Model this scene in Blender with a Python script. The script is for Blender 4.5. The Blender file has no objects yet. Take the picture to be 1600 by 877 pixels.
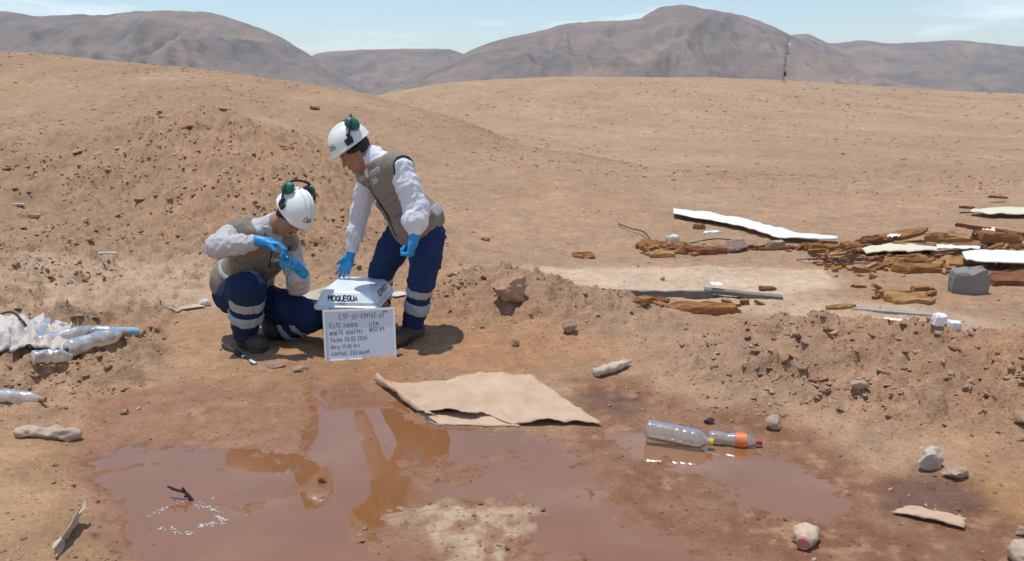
import bpy, bmesh, math, random
import numpy as np
from mathutils import Vector, Matrix
from mathutils.bvhtree import BVHTree

# ------------------------------------------------------------------ camera, sky, sun, exposure
SC = bpy.context.scene
COL = SC.collection
FPX, CAM_H, PITCH = 1186.0, 1.6, math.radians(13.4)      # photo focal length in photo pixels (1600 wide)

cam_d = bpy.data.cameras.new('camera')
cam = bpy.data.objects.new('camera', cam_d); COL.objects.link(cam)
cam_d.sensor_width = 36.0
cam_d.lens = 36.0 * FPX / 1600.0
cam_d.clip_start, cam_d.clip_end = 0.05, 40000.0
cam.location = (0, 0, CAM_H)
cam.rotation_euler = (math.pi / 2 - PITCH, 0, 0)
SC.camera = cam

SUN_TO = Vector((-0.15, 0.075, 1.0)).normalized()          # direction towards the sun
sun_el = math.asin(SUN_TO.z)
sun_az = math.atan2(SUN_TO.x, SUN_TO.y)

world = bpy.data.worlds.new('World'); SC.world = world; world.use_nodes = True
wn, wl = world.node_tree.nodes, world.node_tree.links
wn.clear()
w_out = wn.new('ShaderNodeOutputWorld'); w_bg = wn.new('ShaderNodeBackground')
w_sky = wn.new('ShaderNodeTexSky'); w_sky.sky_type = 'NISHITA'; w_sky.sun_disc = False
w_sky.sun_elevation = sun_el; w_sky.sun_rotation = sun_az
w_sky.altitude = 250; w_sky.air_density = 1.15; w_sky.dust_density = 0.25; w_sky.ozone_density = 2.2
w_bg.inputs['Strength'].default_value = 0.15
# thin clouds low over the mountains: noise on the view direction
w_co = wn.new('ShaderNodeTexCoord'); w_map = wn.new('ShaderNodeMapping')
w_map.inputs['Scale'].default_value = (2.2, 2.2, 16.0)
w_map.inputs['Location'].default_value = (0.62, 0.9, 0.1)
w_no = wn.new('ShaderNodeTexNoise'); w_no.inputs['Scale'].default_value = 1.9
w_no.inputs['Detail'].default_value = 7; w_no.inputs['Roughness'].default_value = 0.6
w_rp = wn.new('ShaderNodeValToRGB')
w_rp.color_ramp.elements[0].position = 0.52; w_rp.color_ramp.elements[0].color = (0, 0, 0, 1)
w_rp.color_ramp.elements[1].position = 0.78; w_rp.color_ramp.elements[1].color = (0.6, 0.6, 0.6, 1)
w_mx = wn.new('ShaderNodeMixRGB'); w_mx.inputs['Color2'].default_value = (9.5, 9.9, 10.3, 1)
wl.new(w_co.outputs['Generated'], w_map.inputs['Vector']); wl.new(w_map.outputs[0], w_no.inputs['Vector'])
wl.new(w_no.outputs['Fac'], w_rp.inputs['Fac']); wl.new(w_rp.outputs['Color'], w_mx.inputs['Fac'])
wl.new(w_sky.outputs[0], w_mx.inputs['Color1'])
wl.new(w_mx.outputs[0], w_bg.inputs['Color']); wl.new(w_bg.outputs[0], w_out.inputs['Surface'])

sun_d = bpy.data.lights.new('sun', 'SUN'); sun_d.energy = 3.7; sun_d.angle = math.radians(0.53)
sun_d.color = (1.0, 0.955, 0.88)
sun = bpy.data.objects.new('sun', sun_d); COL.objects.link(sun)
sun.rotation_euler = SUN_TO.to_track_quat('Z', 'Y').to_euler()
sun.location = (-3, 2, 20)

SC.view_settings.view_transform = 'Standard'; SC.view_settings.look = 'None'
SC.view_settings.exposure = 0.0; SC.view_settings.gamma = 1.0; SC.view_settings.use_curve_mapping = False
SC.render.engine = 'CYCLES'
SC.cycles.use_denoising = True
SC.cycles.max_bounces = 8; SC.cycles.transparent_max_bounces = 16
SC.cycles.volume_bounces = 0

# ------------------------------------------------------------------ helpers
rng = np.random.default_rng(7)
random.seed(7)

def ray(px, py):
    dx = (px - 800.0) / FPX; dy = (438.5 - py) / FPX
    return np.array([dx, math.cos(PITCH) + dy * math.sin(PITCH), -math.sin(PITCH) + dy * math.cos(PITCH)])
def J(px, py, Y):
    """world point seen at photo pixel (px,py) at distance Y along the ground"""
    d = ray(px, py); t = Y / d[1]
    return np.array([d[0] * t, Y, CAM_H + d[2] * t])

def fade(t): return t * t * t * (t * (t * 6 - 15) + 10)
_perm = np.random.default_rng(3).permutation(4096).astype(np.int64)
_g2 = np.stack([np.cos(np.arange(64) * 2 * np.pi / 64), np.sin(np.arange(64) * 2 * np.pi / 64)], 1)
def perlin2(x, y, seed=0):
    x = np.asarray(x, float) + seed * 17.31; y = np.asarray(y, float) + seed * 9.77
    xi = np.floor(x).astype(np.int64); yi = np.floor(y).astype(np.int64)
    xf, yf = x - xi, y - yi
    u, v = fade(xf), fade(yf)
    def g(ix, iy, dx, dy):
        h = _perm[(_perm[ix & 4095] + iy) & 4095] & 63
        return _g2[h, 0] * dx + _g2[h, 1] * dy
    a = g(xi, yi, xf, yf); b = g(xi + 1, yi, xf - 1, yf)
    c = g(xi, yi + 1, xf, yf - 1); d = g(xi + 1, yi + 1, xf - 1, yf - 1)
    return (a + u * (b - a)) * (1 - v) + (c + u * (d - c)) * v
def fbm2(x, y, oct=4, seed=0, gain=0.5):
    s = 0; a = 1.0; f = 1.0
    for o in range(oct):
        s = s + a * perlin2(x * f, y * f, seed + o); a *= gain; f *= 2.03
    return s
def perlin3(p, seed=0):
    # cheap 3-D noise: three crossed 2-D slices
    return (perlin2(p[:, 0] + 0.37 * p[:, 2], p[:, 1] + 0.21 * p[:, 2], seed) +
            perlin2(p[:, 1] - 0.41 * p[:, 0], p[:, 2] + 0.13 * p[:, 0], seed + 5) +
            perlin2(p[:, 2] + 0.29 * p[:, 1], p[:, 0] - 0.33 * p[:, 1], seed + 9)) * 0.75
def sstep(a, b, x):
    t = np.clip((x - a) / (b - a), 0, 1); return t * t * (3 - 2 * t)
def worley(x, y, seed=0):
    """distance to nearest and second nearest feature point"""
    xi = np.floor(x).astype(np.int64); yi = np.floor(y).astype(np.int64)
    d1 = np.full(x.shape, 9.0); d2 = np.full(x.shape, 9.0); idm = np.zeros(x.shape, np.int64)
    for ox in (-1, 0, 1):
        for oy in (-1, 0, 1):
            h = _perm[(_perm[(xi + ox + seed) & 4095] + yi + oy) & 4095]
            px = xi + ox + (h & 63) / 63.0; py = yi + oy + ((h >> 6) & 63) / 63.0
            d = np.hypot(px - x, py - y)
            near = d < d1
            d2 = np.where(near, d1, np.minimum(d2, d)); idm = np.where(near, h, idm); d1 = np.where(near, d, d1)
    return d1, d2, idm

# ---- material helpers
def srgb(r, g, b):
    f = lambda c: (c / 255 / 12.92) if c / 255 <= 0.04045 else ((c / 255 + 0.055) / 1.055) ** 2.4
    return (f(r), f(g), f(b))
MATS = {}
def mat(name, col, rough=0.7, var=0.18, scale=30.0, bump=0.15, bscale=120.0, dust=0.0, spec=0.4, metal=0.0, dustcol=(0.42, 0.27, 0.17), bdist=0.003):
    """procedural paint / cloth / plastic: base colour with mottling, fine relief and optional dust"""
    if name in MATS: return MATS[name]
    m = bpy.data.materials.new(name); m.use_nodes = True
    n, l = m.node_tree.nodes, m.node_tree.links
    b = n['Principled BSDF']
    b.inputs['Roughness'].default_value = rough; b.inputs['Metallic'].default_value = metal
    b.inputs['Specular IOR Level'].default_value = spec
    tc = n.new('ShaderNodeTexCoord')
    no = n.new('ShaderNodeTexNoise'); no.inputs['Scale'].default_value = scale; no.inputs['Detail'].default_value = 5
    l.new(tc.outputs['Object'], no.inputs['Vector'])
    mr = n.new('ShaderNodeMapRange'); mr.inputs[1].default_value = 0.25; mr.inputs[2].default_value = 0.75
    mr.inputs[3].default_value = 1 - var; mr.inputs[4].default_value = 1 + var
    l.new(no.outputs['Fac'], mr.inputs[0])
    mu = n.new('ShaderNodeMixRGB'); mu.blend_type = 'MULTIPLY'; mu.inputs['Fac'].default_value = 1
    mu.inputs['Color1'].default_value = (*col, 1); l.new(mr.outputs[0], mu.inputs['Color2'])
    last = mu.outputs[0]
    if dust > 0:
        n2 = n.new('ShaderNodeTexNoise'); n2.inputs['Scale'].default_value = scale * 0.35; n2.inputs['Detail'].default_value = 8
        n2.inputs['Roughness'].default_value = 0.7
        l.new(tc.outputs['Object'], n2.inputs['Vector'])
        m2 = n.new('ShaderNodeMapRange'); m2.inputs[1].default_value = 0.62 - 0.4 * dust; m2.inputs[2].default_value = 0.85 - 0.2 * dust
        m2.inputs[4].default_value = min(1, 0.5 + dust * 0.5)
        l.new(n2.outputs['Fac'], m2.inputs[0])
        mx = n.new('ShaderNodeMixRGB'); mx.inputs['Color2'].default_value = (*dustcol, 1)
        l.new(m2.outputs[0], mx.inputs['Fac']); l.new(last, mx.inputs['Color1']); last = mx.outputs[0]
    l.new(last, b.inputs['Base Color'])
    if bump > 0:
        n3 = n.new('ShaderNodeTexNoise'); n3.inputs['Scale'].default_value = bscale; n3.inputs['Detail'].default_value = 6
        l.new(tc.outputs['Object'], n3.inputs['Vector'])
        bp = n.new('ShaderNodeBump'); bp.inputs['Strength'].default_value = bump; bp.inputs['Distance'].default_value = bdist
        l.new(n3.outputs['Fac'], bp.inputs['Height']); l.new(bp.outputs[0], b.inputs['Normal'])
    MATS[name] = m
    return m
def plastic_clear(name, tint=(0.93, 0.93, 0.92), haze=0.25, hazecol=(0.62, 0.55, 0.48), rough=0.22):
    """thin clear PET: see-through wall with gloss, scuffs and dust film"""
    if name in MATS: return MATS[name]
    m = bpy.data.materials.new(name); m.use_nodes = True
    n, l = m.node_tree.nodes, m.node_tree.links; n.clear()
    out = n.new('ShaderNodeOutputMaterial')
    tr = n.new('ShaderNodeBsdfTransparent'); tr.inputs[0].default_value = (*tint, 1)
    gl = n.new('ShaderNodeBsdfGlossy'); gl.inputs['Roughness'].default_value = rough
    df = n.new('ShaderNodeBsdfDiffuse'); df.inputs[0].default_value = (*hazecol, 1)
    tl = n.new('ShaderNodeBsdfTranslucent'); tl.inputs[0].default_value = (*hazecol, 1)
    ad = n.new('ShaderNodeMixShader'); ad.inputs[0].default_value = 0.35
    l.new(df.outputs[0], ad.inputs[1]); l.new(tl.outputs[0], ad.inputs[2])
    fr = n.new('ShaderNodeFresnel'); fr.inputs[0].default_value = 1.33
    tc = n.new('ShaderNodeTexCoord'); no = n.new('ShaderNodeTexNoise'); no.inputs['Scale'].default_value = 14; no.inputs['Detail'].default_value = 6
    l.new(tc.outputs['Object'], no.inputs['Vector'])
    mr = n.new('ShaderNodeMapRange'); mr.inputs[1].default_value = 0.3; mr.inputs[2].default_value = 0.75
    mr.inputs[3].default_value = haze * 0.45; mr.inputs[4].default_value = min(1, haze * 1.7)
    l.new(no.outputs['Fac'], mr.inputs[0])
    m1 = n.new('ShaderNodeMixShader'); m2 = n.new('ShaderNodeMixShader')
    l.new(mr.outputs[0], m1.inputs[0]); l.new(tr.outputs[0], m1.inputs[1]); l.new(ad.outputs[0], m1.inputs[2])
    l.new(fr.outputs[0], m2.inputs[0]); l.new(m1.outputs[0], m2.inputs[1]); l.new(gl.outputs[0], m2.inputs[2])
    bp = n.new('ShaderNodeBump'); bp.inputs['Strength'].default_value = 0.25; bp.inputs['Distance'].default_value = 0.004
    n3 = n.new('ShaderNodeTexNoise'); n3.inputs['Scale'].default_value = 45; l.new(tc.outputs['Object'], n3.inputs['Vector'])
    l.new(n3.outputs['Fac'], bp.inputs['Height']); l.new(bp.outputs[0], gl.inputs['Normal']); l.new(bp.outputs[0], fr.inputs['Normal'])
    l.new(m2.outputs[0], out.inputs['Surface'])
    MATS[name] = m
    return m

# ---- object helpers
def tag(o, label=None, cat=None, group=None, kind=None):
    if label: o['label'] = label
    if cat: o['category'] = cat
    if group: o['group'] = group
    if kind: o['kind'] = kind
    return o
def empty(name, loc=(0, 0, 0), label=None, cat=None, group=None):
    o = bpy.data.objects.new(name, None); COL.objects.link(o); o.location = loc
    o.empty_display_size = 0.05
    return tag(o, label, cat, group)
def link(name, me, m=None, parent=None, smooth=True):
    o = bpy.data.objects.new(name, me); COL.objects.link(o)
    if m is not None: me.materials.append(m)
    if smooth and len(me.polygons): me.polygons.foreach_set('use_smooth', np.ones(len(me.polygons), bool))
    if parent is not None:
        o.parent = parent
        # child geometry is written in world space: undo the parents' (translation-only) placement
        off = Vector((0, 0, 0)); p = parent
        while p is not None: off += p.location; p = p.parent
        o.location = -off
    return o
def pmesh(name, v, f, m=None, parent=None, smooth=True):
    """mesh object from world-space points"""
    me = bpy.data.meshes.new(name)
    v = np.asarray(v, float)
    me.from_pydata(v.tolist(), [], [list(map(int, q)) for q in f]); me.update()
    return link(name, me, m, parent, smooth)
def npmesh(name, v, quads, m=None, parent=None, smooth=True):
    me = bpy.data.meshes.new(name)
    v = np.asarray(v, np.float32); q = np.asarray(quads, np.int32); k = q.shape[1]
    me.vertices.add(len(v)); me.vertices.foreach_set('co', v.ravel())
    me.loops.add(q.size); me.loops.foreach_set('vertex_index', q.ravel())
    me.polygons.add(len(q)); me.polygons.foreach_set('loop_start', np.arange(0, q.size, k, dtype=np.int32))
    me.polygons.foreach_set('loop_total', np.full(len(q), k, np.int32))
    me.update(calc_edges=True); me.validate()
    return link(name, me, m, parent, smooth)
def recenter(o):
    """move a top-level mesh's origin to its base centre"""
    me = o.data; n = len(me.vertices); co = np.empty(n * 3, np.float32); me.vertices.foreach_get('co', co); co = co.reshape(-1, 3)
    c = np.array([(co[:, 0].min() + co[:, 0].max()) / 2, (co[:, 1].min() + co[:, 1].max()) / 2, co[:, 2].min()], np.float32)
    me.vertices.foreach_set('co', (co - c).ravel()); me.update(); o.location = Vector(c.tolist())
    return o
def nrm(v): v = np.asarray(v, float); return v / (np.linalg.norm(v) + 1e-12)
def frame(fwd, up):
    f = nrm(fwd); u = np.asarray(up, float); u = nrm(u - f * np.dot(u, f)); return f, np.cross(u, f), u   # forward, left, up
def tube_mesh(pts, rad, seg=8, closed_ends=True):
    pts = [np.asarray(p, float) for p in pts]; n = len(pts)
    rad = [rad] * n if np.isscalar(rad) else rad
    V, F = [], []
    ref = np.array([0.13, 0.21, 0.97])
    for i, p in enumerate(pts):
        t = nrm(pts[min(i + 1, n - 1)] - pts[max(i - 1, 0)])
        if abs(np.dot(t, ref)) > 0.95: ref = np.array([0.9, 0.3, 0.1])
        a = nrm(np.cross(t, ref)); b = np.cross(t, a)
        for k in range(seg):
            w = 2 * math.pi * k / seg
            V.append(p + rad[i] * (math.cos(w) * a + math.sin(w) * b))
    for i in range(n - 1):
        for k in range(seg):
            k2 = (k + 1) % seg
            F.append((i * seg + k, i * seg + k2, (i + 1) * seg + k2, (i + 1) * seg + k))
    if closed_ends:
        F.append(tuple(reversed(range(seg)))); F.append(tuple(range((n - 1) * seg, n * seg)))
    return V, F
def bez(pts, n=24):
    """Catmull-Rom through points"""
    P = [np.asarray(p, float) for p in pts]; P = [2 * P[0] - P[1]] + P + [2 * P[-1] - P[-2]]
    out = []; segs = len(P) - 3
    for s in range(segs):
        m = max(2, n // segs)
        for k in range(m):
            t = k / m; a, b, c, d = P[s:s + 4]
            out.append(0.5 * ((2 * b) + (-a + c) * t + (2 * a - 5 * b + 4 * c - d) * t * t + (-a + 3 * b - 3 * c + d) * t ** 3))
    out.append(P[-2]); return out
# ------------------------------------------------------------------ the ground
def gz0(px, py):  # photo pixel -> point on the z=0 plane
    d = ray(px, py); t = -CAM_H / d[2]
    return np.array([d[0] * t, d[1] * t])
def row_z(y, D):
    d = ray(800, y); return CAM_H + d[2] * D / d[1]

# measured profiles: for each bearing (X/Y), (distance, height) pairs
_prof = []
def prof(px, items):
    a = (px - 800) / FPX * 0.965
    D = [0.0]; Z = [0.03]
    for it in items:
        D.append(it[0]); Z.append(it[1] if len(it) == 2 else row_z(it[1], it[0]))
    _prof.append((a, np.array(D), np.array(Z)))
R = 'r'
prof(-900, [(3, .08), (5, .12), (8, .15), (10.5, .3), (14, 1.1), (18, 1.0), (60, 62, R), (95, 66, R), (170, 120, R), (400, -8.), (9000, -12.)])
prof(0,    [(3, .05), (5, .03), (8, .03), (10.2, .06), (13.2, 222, R), (15.5, 214, R), (18, 212, R), (30, 170, R), (62, 82, R), (80, 82, R), (110, 120, R), (170, 3.), (400, -8.), (9000, -12.)])
prof(150,  [(3, .0), (5, .0), (8, .0), (9.6, .04), (11.5, 262, R), (13.0, 212, R), (16, 205, R), (28, 160, R), (62, 92, R), (80, 94, R), (110, 128, R), (170, 1.), (400, -8.), (9000, -12.)])
prof(290,  [(3, 0.), (5, .0), (6.5, .02), (8, .24), (10, .78), (12.5, 172, R), (15, 172, R), (26, 150, R), (60, 103, R), (78, 108, R), (110, 140, R), (170, 0.), (400, -8.), (9000, -12.)])
prof(450,  [(3, 0.), (5, .01), (6.2, .02), (8, .30), (10, 250, R), (12, 228, R), (26, 168, R), (58, 126, R), (76, 132, R), (100, 152, R), (160, -1.), (400, -8.), (9000, -12.)])
prof(590,  [(3, 0.), (5, .01), (6.2, .04), (8, .12), (11, .34), (20, 205, R), (50, 150, R), (60, 158, R), (85, 196, R), (150, 150, R), (190, 152, R), (400, -8.), (9000, -12.)])
prof(700,  [(3, 0.), (5, .01), (6.2, .06), (9, .14), (14, 268, R), (36, 180, R), (42, 190, R), (64, 212, R), (140, 130, R), (190, 132, R), (420, -8.), (9000, -12.)])
prof(900,  [(3, 0.), (5, 0.), (7, .0), (11, .05), (13, 286, R), (22, 238, R), (25, 244, R), (36, 250, R), (80, 172, R), (130, 122, R), (180, 124, R), (420, -8.), (9000, -12.)])
prof(1100, [(3, 0.), (5, 0.), (7, 0.), (12, .02), (17, 270, R), (19.5, 273, R), (28, 262, R), (42, 222, R), (75, 165, R), (125, 122, R), (175, 124, R), (420, -8.), (9000, -12.)])
prof(1300, [(3, .0), (5, 0.), (8, .02), (12, .06), (15, 288, R), (22, 268, R), (40, 220, R), (75, 165, R), (125, 132, R), (175, 134, R), (420, -8.), (9000, -12.)])
prof(1600, [(3, .02), (5, .02), (8, .06), (10.5, .18), (14, 298, R), (20, 282, R), (40, 218, R), (75, 172, R), (125, 147, R), (175, 149, R), (420, -8.), (9000, -12.)])
prof(2500, [(3, .05), (5, .05), (8, .1), (10.5, .2), (14, 300, R), (20, 284, R), (40, 215, R), (75, 172, R), (125, 150, R), (175, 150, R), (420, -8.), (9000, -12.)])

_LD = np.linspace(0, math.log(9001.0), 400)                 # table in log-distance
def _pchip(x, xs, ys):
    h = np.diff(xs); d = np.diff(ys) / h; m = np.zeros(len(xs))
    for i in range(1, len(xs) - 1):
        if d[i - 1] * d[i] > 0: m[i] = 2 * d[i - 1] * d[i] / (d[i - 1] + d[i])
    m[0], m[-1] = d[0], d[-1]
    k = np.clip(np.searchsorted(xs, x) - 1, 0, len(xs) - 2); t = (x - xs[k]) / h[k]
    return ((2 * t**3 - 3 * t**2 + 1) * ys[k] + (t**3 - 2 * t**2 + t) * h[k] * m[k] + (-2 * t**3 + 3 * t**2) * ys[k + 1] + (t**3 - t**2) * h[k] * m[k + 1])
_AS = np.array([p[0] for p in _prof])
_T = np.stack([_pchip(np.exp(_LD) - 1.0, p[1], p[2]) for p in _prof])      # columns x distance
_AG = np.linspace(_AS[0], _AS[-1], 240)
_TT = np.stack([_pchip(_AG, _AS, _T[:, j]) for j in range(len(_LD))], 1)
# soften the table across bearings
for _ in range(6):
    _TT[1:-1] = 0.25 * _TT[:-2] + 0.5 * _TT[1:-1] + 0.25 * _TT[2:]
def base_height(X, Y):
    D = np.hypot(X * 0.35, np.maximum(Y, 0.05)); D = np.where(Y < 0.05, 0.05, np.maximum(Y, 0.05))
    a = np.clip(X / D, _AG[0], _AG[-1])
    u = (a - _AG[0]) / (_AG[-1] - _AG[0]) * (len(_AG) - 1); i = np.clip(u.astype(int), 0, len(_AG) - 2); fu = u - i
    w = np.log(D + 1.0) / _LD[-1] * (len(_LD) - 1); j = np.clip(w.astype(int), 0, len(_LD) - 2); fw = w - j
    return ((_TT[i, j] * (1 - fu) + _TT[i + 1, j] * fu) * (1 - fw) + (_TT[i, j + 1] * (1 - fu) + _TT[i + 1, j + 1] * fu) * fw)

def poly_sdf(X, Y, P):
    P = np.asarray(P, float); n = len(P); d = np.full(X.shape, 1e9); ins = np.zeros(X.shape, bool)
    for i in range(n):
        a, b = P[i], P[(i + 1) % n]; e = b - a
        t = np.clip(((X - a[0]) * e[0] + (Y - a[1]) * e[1]) / (e @ e + 1e-12), 0, 1)
        d = np.minimum(d, np.hypot(X - a[0] - t * e[0], Y - a[1] - t * e[1]))
        c = ((a[1] > Y) != (b[1] > Y)) & (X < (b[0] - a[0]) * (Y - a[1]) / (b[1] - a[1] + 1e-12) + a[0])
        ins ^= c
    return np.where(ins, -d, d)
gp = lambda L: [gz0(*p) for p in L]
POOL = gp([(148, 742), (160, 712), (195, 700), (300, 705), (395, 712), (470, 716), (500, 690), (497, 650), (500, 606), (560, 596), (600, 622), (672, 664), (740, 668), (850, 690), (905, 716), (915, 745), (925, 775), (955, 808), (1035, 828), (1085, 862), (1130, 905), (230, 905), (178, 830), (186, 790)])
MUDFILM = gp([(150, 690), (190, 625), (300, 610), (440, 612), (500, 600), (560, 600), (640, 660), (860, 690), (930, 715), (1000, 780), (1130, 800), (1230, 860), (1300, 910), (200, 910), (165, 800), (120, 730)])
ISLE = gp([(612, 800), (660, 788), (730, 786), (800, 784), (850, 786), (858, 800), (820, 815), (826, 840), (800, 862), (770, 905), (735, 905), (700, 868), (655, 842)])
ISLE2 = gp([(196, 668), (300, 640), (420, 625), (490, 612), (486, 668), (440, 706), (330, 702), (250, 696)])
POND = gp([(962, 690), (985, 678), (1012, 676), (1100, 692), (1185, 700), (1240, 735), (1310, 788), (1318, 800), (1285, 812), (1220, 804), (1160, 788), (1110, 752), (1060, 735), (1040, 716), (1000, 712)])
WETRIM = gp([(900, 600), (990, 600), (1080, 650), (1230, 660), (1340, 740), (1480, 770), (1540, 800), (1600, 850), (1600, 905), (1200, 905), (1000, 800), (930, 740), (880, 690), (940, 660)])
DARKWET = gp([(1395, 765), (1440, 752), (1500, 770), (1530, 802), (1450, 800), (1400, 795)])
DARKWET2 = gp([(900, 610), (985, 608), (1010, 630), (975, 655), (935, 650), (905, 630)])
PALEPAN = gp([(835, 428), (930, 420), (1100, 418), (1260, 424), (1300, 440), (1250, 470), (1420, 480), (1600, 520), (1600, 548), (1420, 500), (1230, 500), (1050, 462), (900, 440)])
PALEPAN2 = gp([(0, 480), (60, 440), (180, 420), (330, 420), (340, 470), (240, 490), (90, 500)])
SLABPAN = gp([(850, 426), (1060, 420), (1280, 424), (1300, 452), (1180, 462), (985, 455), (905, 444)])

def bump_at(X, Y, cx, cy, rx, ry, rot=0.0):
    c, s = math.cos(rot), math.sin(rot); dx, dy = X - cx, Y - cy
    return np.exp(-(((c * dx + s * dy) / rx) ** 2 + ((-s * dx + c * dy) / ry) ** 2))
def mounds(X, Y):
    """spoil heaps of loose clods: returns height and how cloddy the ground is"""
    z = np.zeros_like(X)
    wob = 0.10 * perlin2(X * 1.7, Y * 1.7, 3)
    m1 = 0.27 * bump_at(X, Y + wob, -0.02, 5.75, 0.50, 0.50) + 0.17 * bump_at(X, Y + wob, 0.62, 5.40, 0.50, 0.42) + 0.06 * bump_at(X, Y, -0.45, 5.7, .35, .5)
    m2 = 0.27 * bump_at(X, Y + wob, 1.80, 4.40, 0.52, 0.50, 0.1) + 0.185 * bump_at(X, Y + wob, 2.55, 4.10, 0.60, 0.50, -0.2) + 0.16 * bump_at(X, Y + wob, 3.25, 3.85, 0.75, 0.6) + .075 * bump_at(X, Y + wob, 2.35, 3.80, .95, .42) + .06 * bump_at(X, Y, 1.2, 4.35, .3, .3)
    m3 = 0.22 * bump_at(X, Y, -4.35, 6.6, 0.5, 1.0)
    m4 = .22 * bump_at(X, Y + wob, 8.2, 13.2, 2.6, 1.3)
    z = m1 + m2 + m3 + m4
    cl = np.clip(m1 * 5 + m2 * 7.5 + m3 * 4 + m4 * 4, 0, 1)
    return z, cl
def berm_mask(X, Y):
    a = X / np.maximum(Y, 0.1)
    m = sstep(-.12, -.22, a) * sstep(6.2, 7.6, Y + 3.0 * sstep(-.38, -.55, a)) * sstep(16.5, 12.5, Y)
    m2 = sstep(-0.02, -0.15, a) * sstep(6.0, 7.2, Y) * sstep(11, 8, Y)
    return np.maximum(m, 0.8 * m2)

def water_dist(X, Y):
    wob = 0.075 * fbm2(X * 3.1, Y * 3.1, 3, 21) + 0.032 * fbm2(X * 12, Y * 12, 3, 22)
    pool = poly_sdf(X, Y, POOL) + wob
    isle = poly_sdf(X, Y, ISLE) + 1.6 * wob; isle2 = poly_sdf(X, Y, ISLE2) + wob
    pool = np.maximum(np.maximum(pool, -isle), -isle2)
    bars = (fbm2(X * 2.2, Y * 3.1, 4, 123, .55) - .27) * .28
    pool = np.maximum(pool, np.minimum(bars, .05))
    pond = poly_sdf(X, Y, POND) + 0.6 * wob
    return np.minimum(pool, pond), isle, isle2

def height(X, Y, detail=True, near_only=None):
    X = np.asarray(X, float); Y = np.asarray(Y, float)
    shp = X.shape; X = X.ravel(); Y = Y.ravel()
    z = base_height(X, Y)
    far = sstep(14, 60, Y)
    mz, cl = mounds(X, Y); z = z + mz
    bm = berm_mask(X, Y)
    clod = np.maximum(cl, bm)
    # rolling unevenness
    z = z + 0.030 * fbm2(X * 0.9, Y * 0.9, 3, 31) * (1 - far) + (0.10 * fbm2(X * .35, Y * .35, 3, 33)) * sstep(7, 14, Y) * (1 - .5 * far)
    z = z + far * (0.45 * fbm2(X * 0.03 + Y * .004, Y * 0.012, 3, 40) * sstep(30, 90, Y) + 0.10 * fbm2(X * .16 + Y * .03, Y * .022, 3, 41) + .030 * fbm2(X * .9 + Y * .1, Y * .16, 3, 43) * sstep(130, 60, Y))
    if detail:
        w = sstep(26, 14, Y)
        # clods: broken lumps on the heaps and the berm
        sel = w * clod > 0.004
        if sel.any():
            x, y = X[sel], Y[sel]
            wx = x + 0.05 * perlin2(x * 6, y * 6, 51); wy = y + 0.05 * perlin2(x * 6, y * 6, 52)
            d1, d2, idm = worley(wx * 7.5, wy * 7.5, 11)
            e1, e2, id2 = worley(wx * 17, wy * 17, 77)
            lump = sstep(0, .25, d2 - d1) * ((idm & 255) / 255.0) ** 2.0
            lump2 = sstep(0, .3, e2 - e1) * ((id2 & 255) / 255.0) ** 1.6
            g = (0.066 * lump + 0.036 * lump2 + 0.040 * fbm2(x * 5, y * 5, 5, 55, .65)) * np.minimum(1, clod[sel] * 1.3)
            big = 0.115 * bm[sel] * np.maximum(0, fbm2(x * 1.5, y * 2.4, 4, 58, .6)) * 1.6
            z[sel] += (g + big) * w[sel] - 0.015 * clod[sel]
        # trampled / crusted flats
        sel = (Y < 16)
        x, y = X[sel], Y[sel]; flat = (1 - np.minimum(1, clod[sel] * 1.2)) * sstep(16, 10, y)
        rough = sstep(-.15, .35, fbm2(x * 1.1 + 4, y * 1.1, 2, 61))
        tn = 4.5 * fbm2(x * 3.2, y * 5.0, 4, 66, .6); fr_ = tn - np.floor(tn); terr = (np.floor(tn) + sstep(0, .22, fr_)) / 4.5      # flaking crust, little steps
        z[sel] += flat * (0.007 * fbm2(x * 7, y * 7, 4, 62, .6) + rough * 0.012 * np.abs(fbm2(x * 11, y * 16, 3, 64, .55)) + .022 * terr * sstep(-.3, .3, fbm2(x * .8, y * .8, 2, 68)))
    # the pools: press the ground under the water line, flatten its shore
    sel = (Y < 5.2) & (Y > 0.2) & (np.abs(X) < 3.4)
    if sel.any():
        x, y = X[sel], Y[sel]
        wd, isle, isle2 = water_dist(x, y)
        film = poly_sdf(x, y, MUDFILM); rim = np.minimum(film, poly_sdf(x, y, WETRIM) )
        flatten = sstep(0.22, -0.12, rim)
        zz = z[sel] - base_height(x, y)
        keep = np.maximum(cl[sel], 0)
        zz = zz * (1 - 0.85 * flatten * (1 - keep)) + base_height(x, y) * (1 - flatten)
        rag = .0065 * fbm2(x * 9, y * 13, 4, 97, .65)
        up = 0.055 * np.clip(wd, 0, .16) + 0.012 * sstep(0.10, 0.5, wd) + rag * sstep(.16, .02, wd)
        dn = .07 * np.maximum(wd, -.3) + rag * sstep(-.22, -.03, wd)
        inr = sstep(0.6, 0.0, wd)
        zz = zz + np.where(wd > 0, up * (1 - keep), dn) - 0.004
        core = dn - .001; zz = np.where(wd < 0, zz + (core - zz) * sstep(0, -.06, wd), zz)
        zz = np.where((wd >= 0) & (wd < 0.35), np.maximum(zz, up - .004), zz)
        z[sel] = zz
    return z.reshape(shp)
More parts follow.
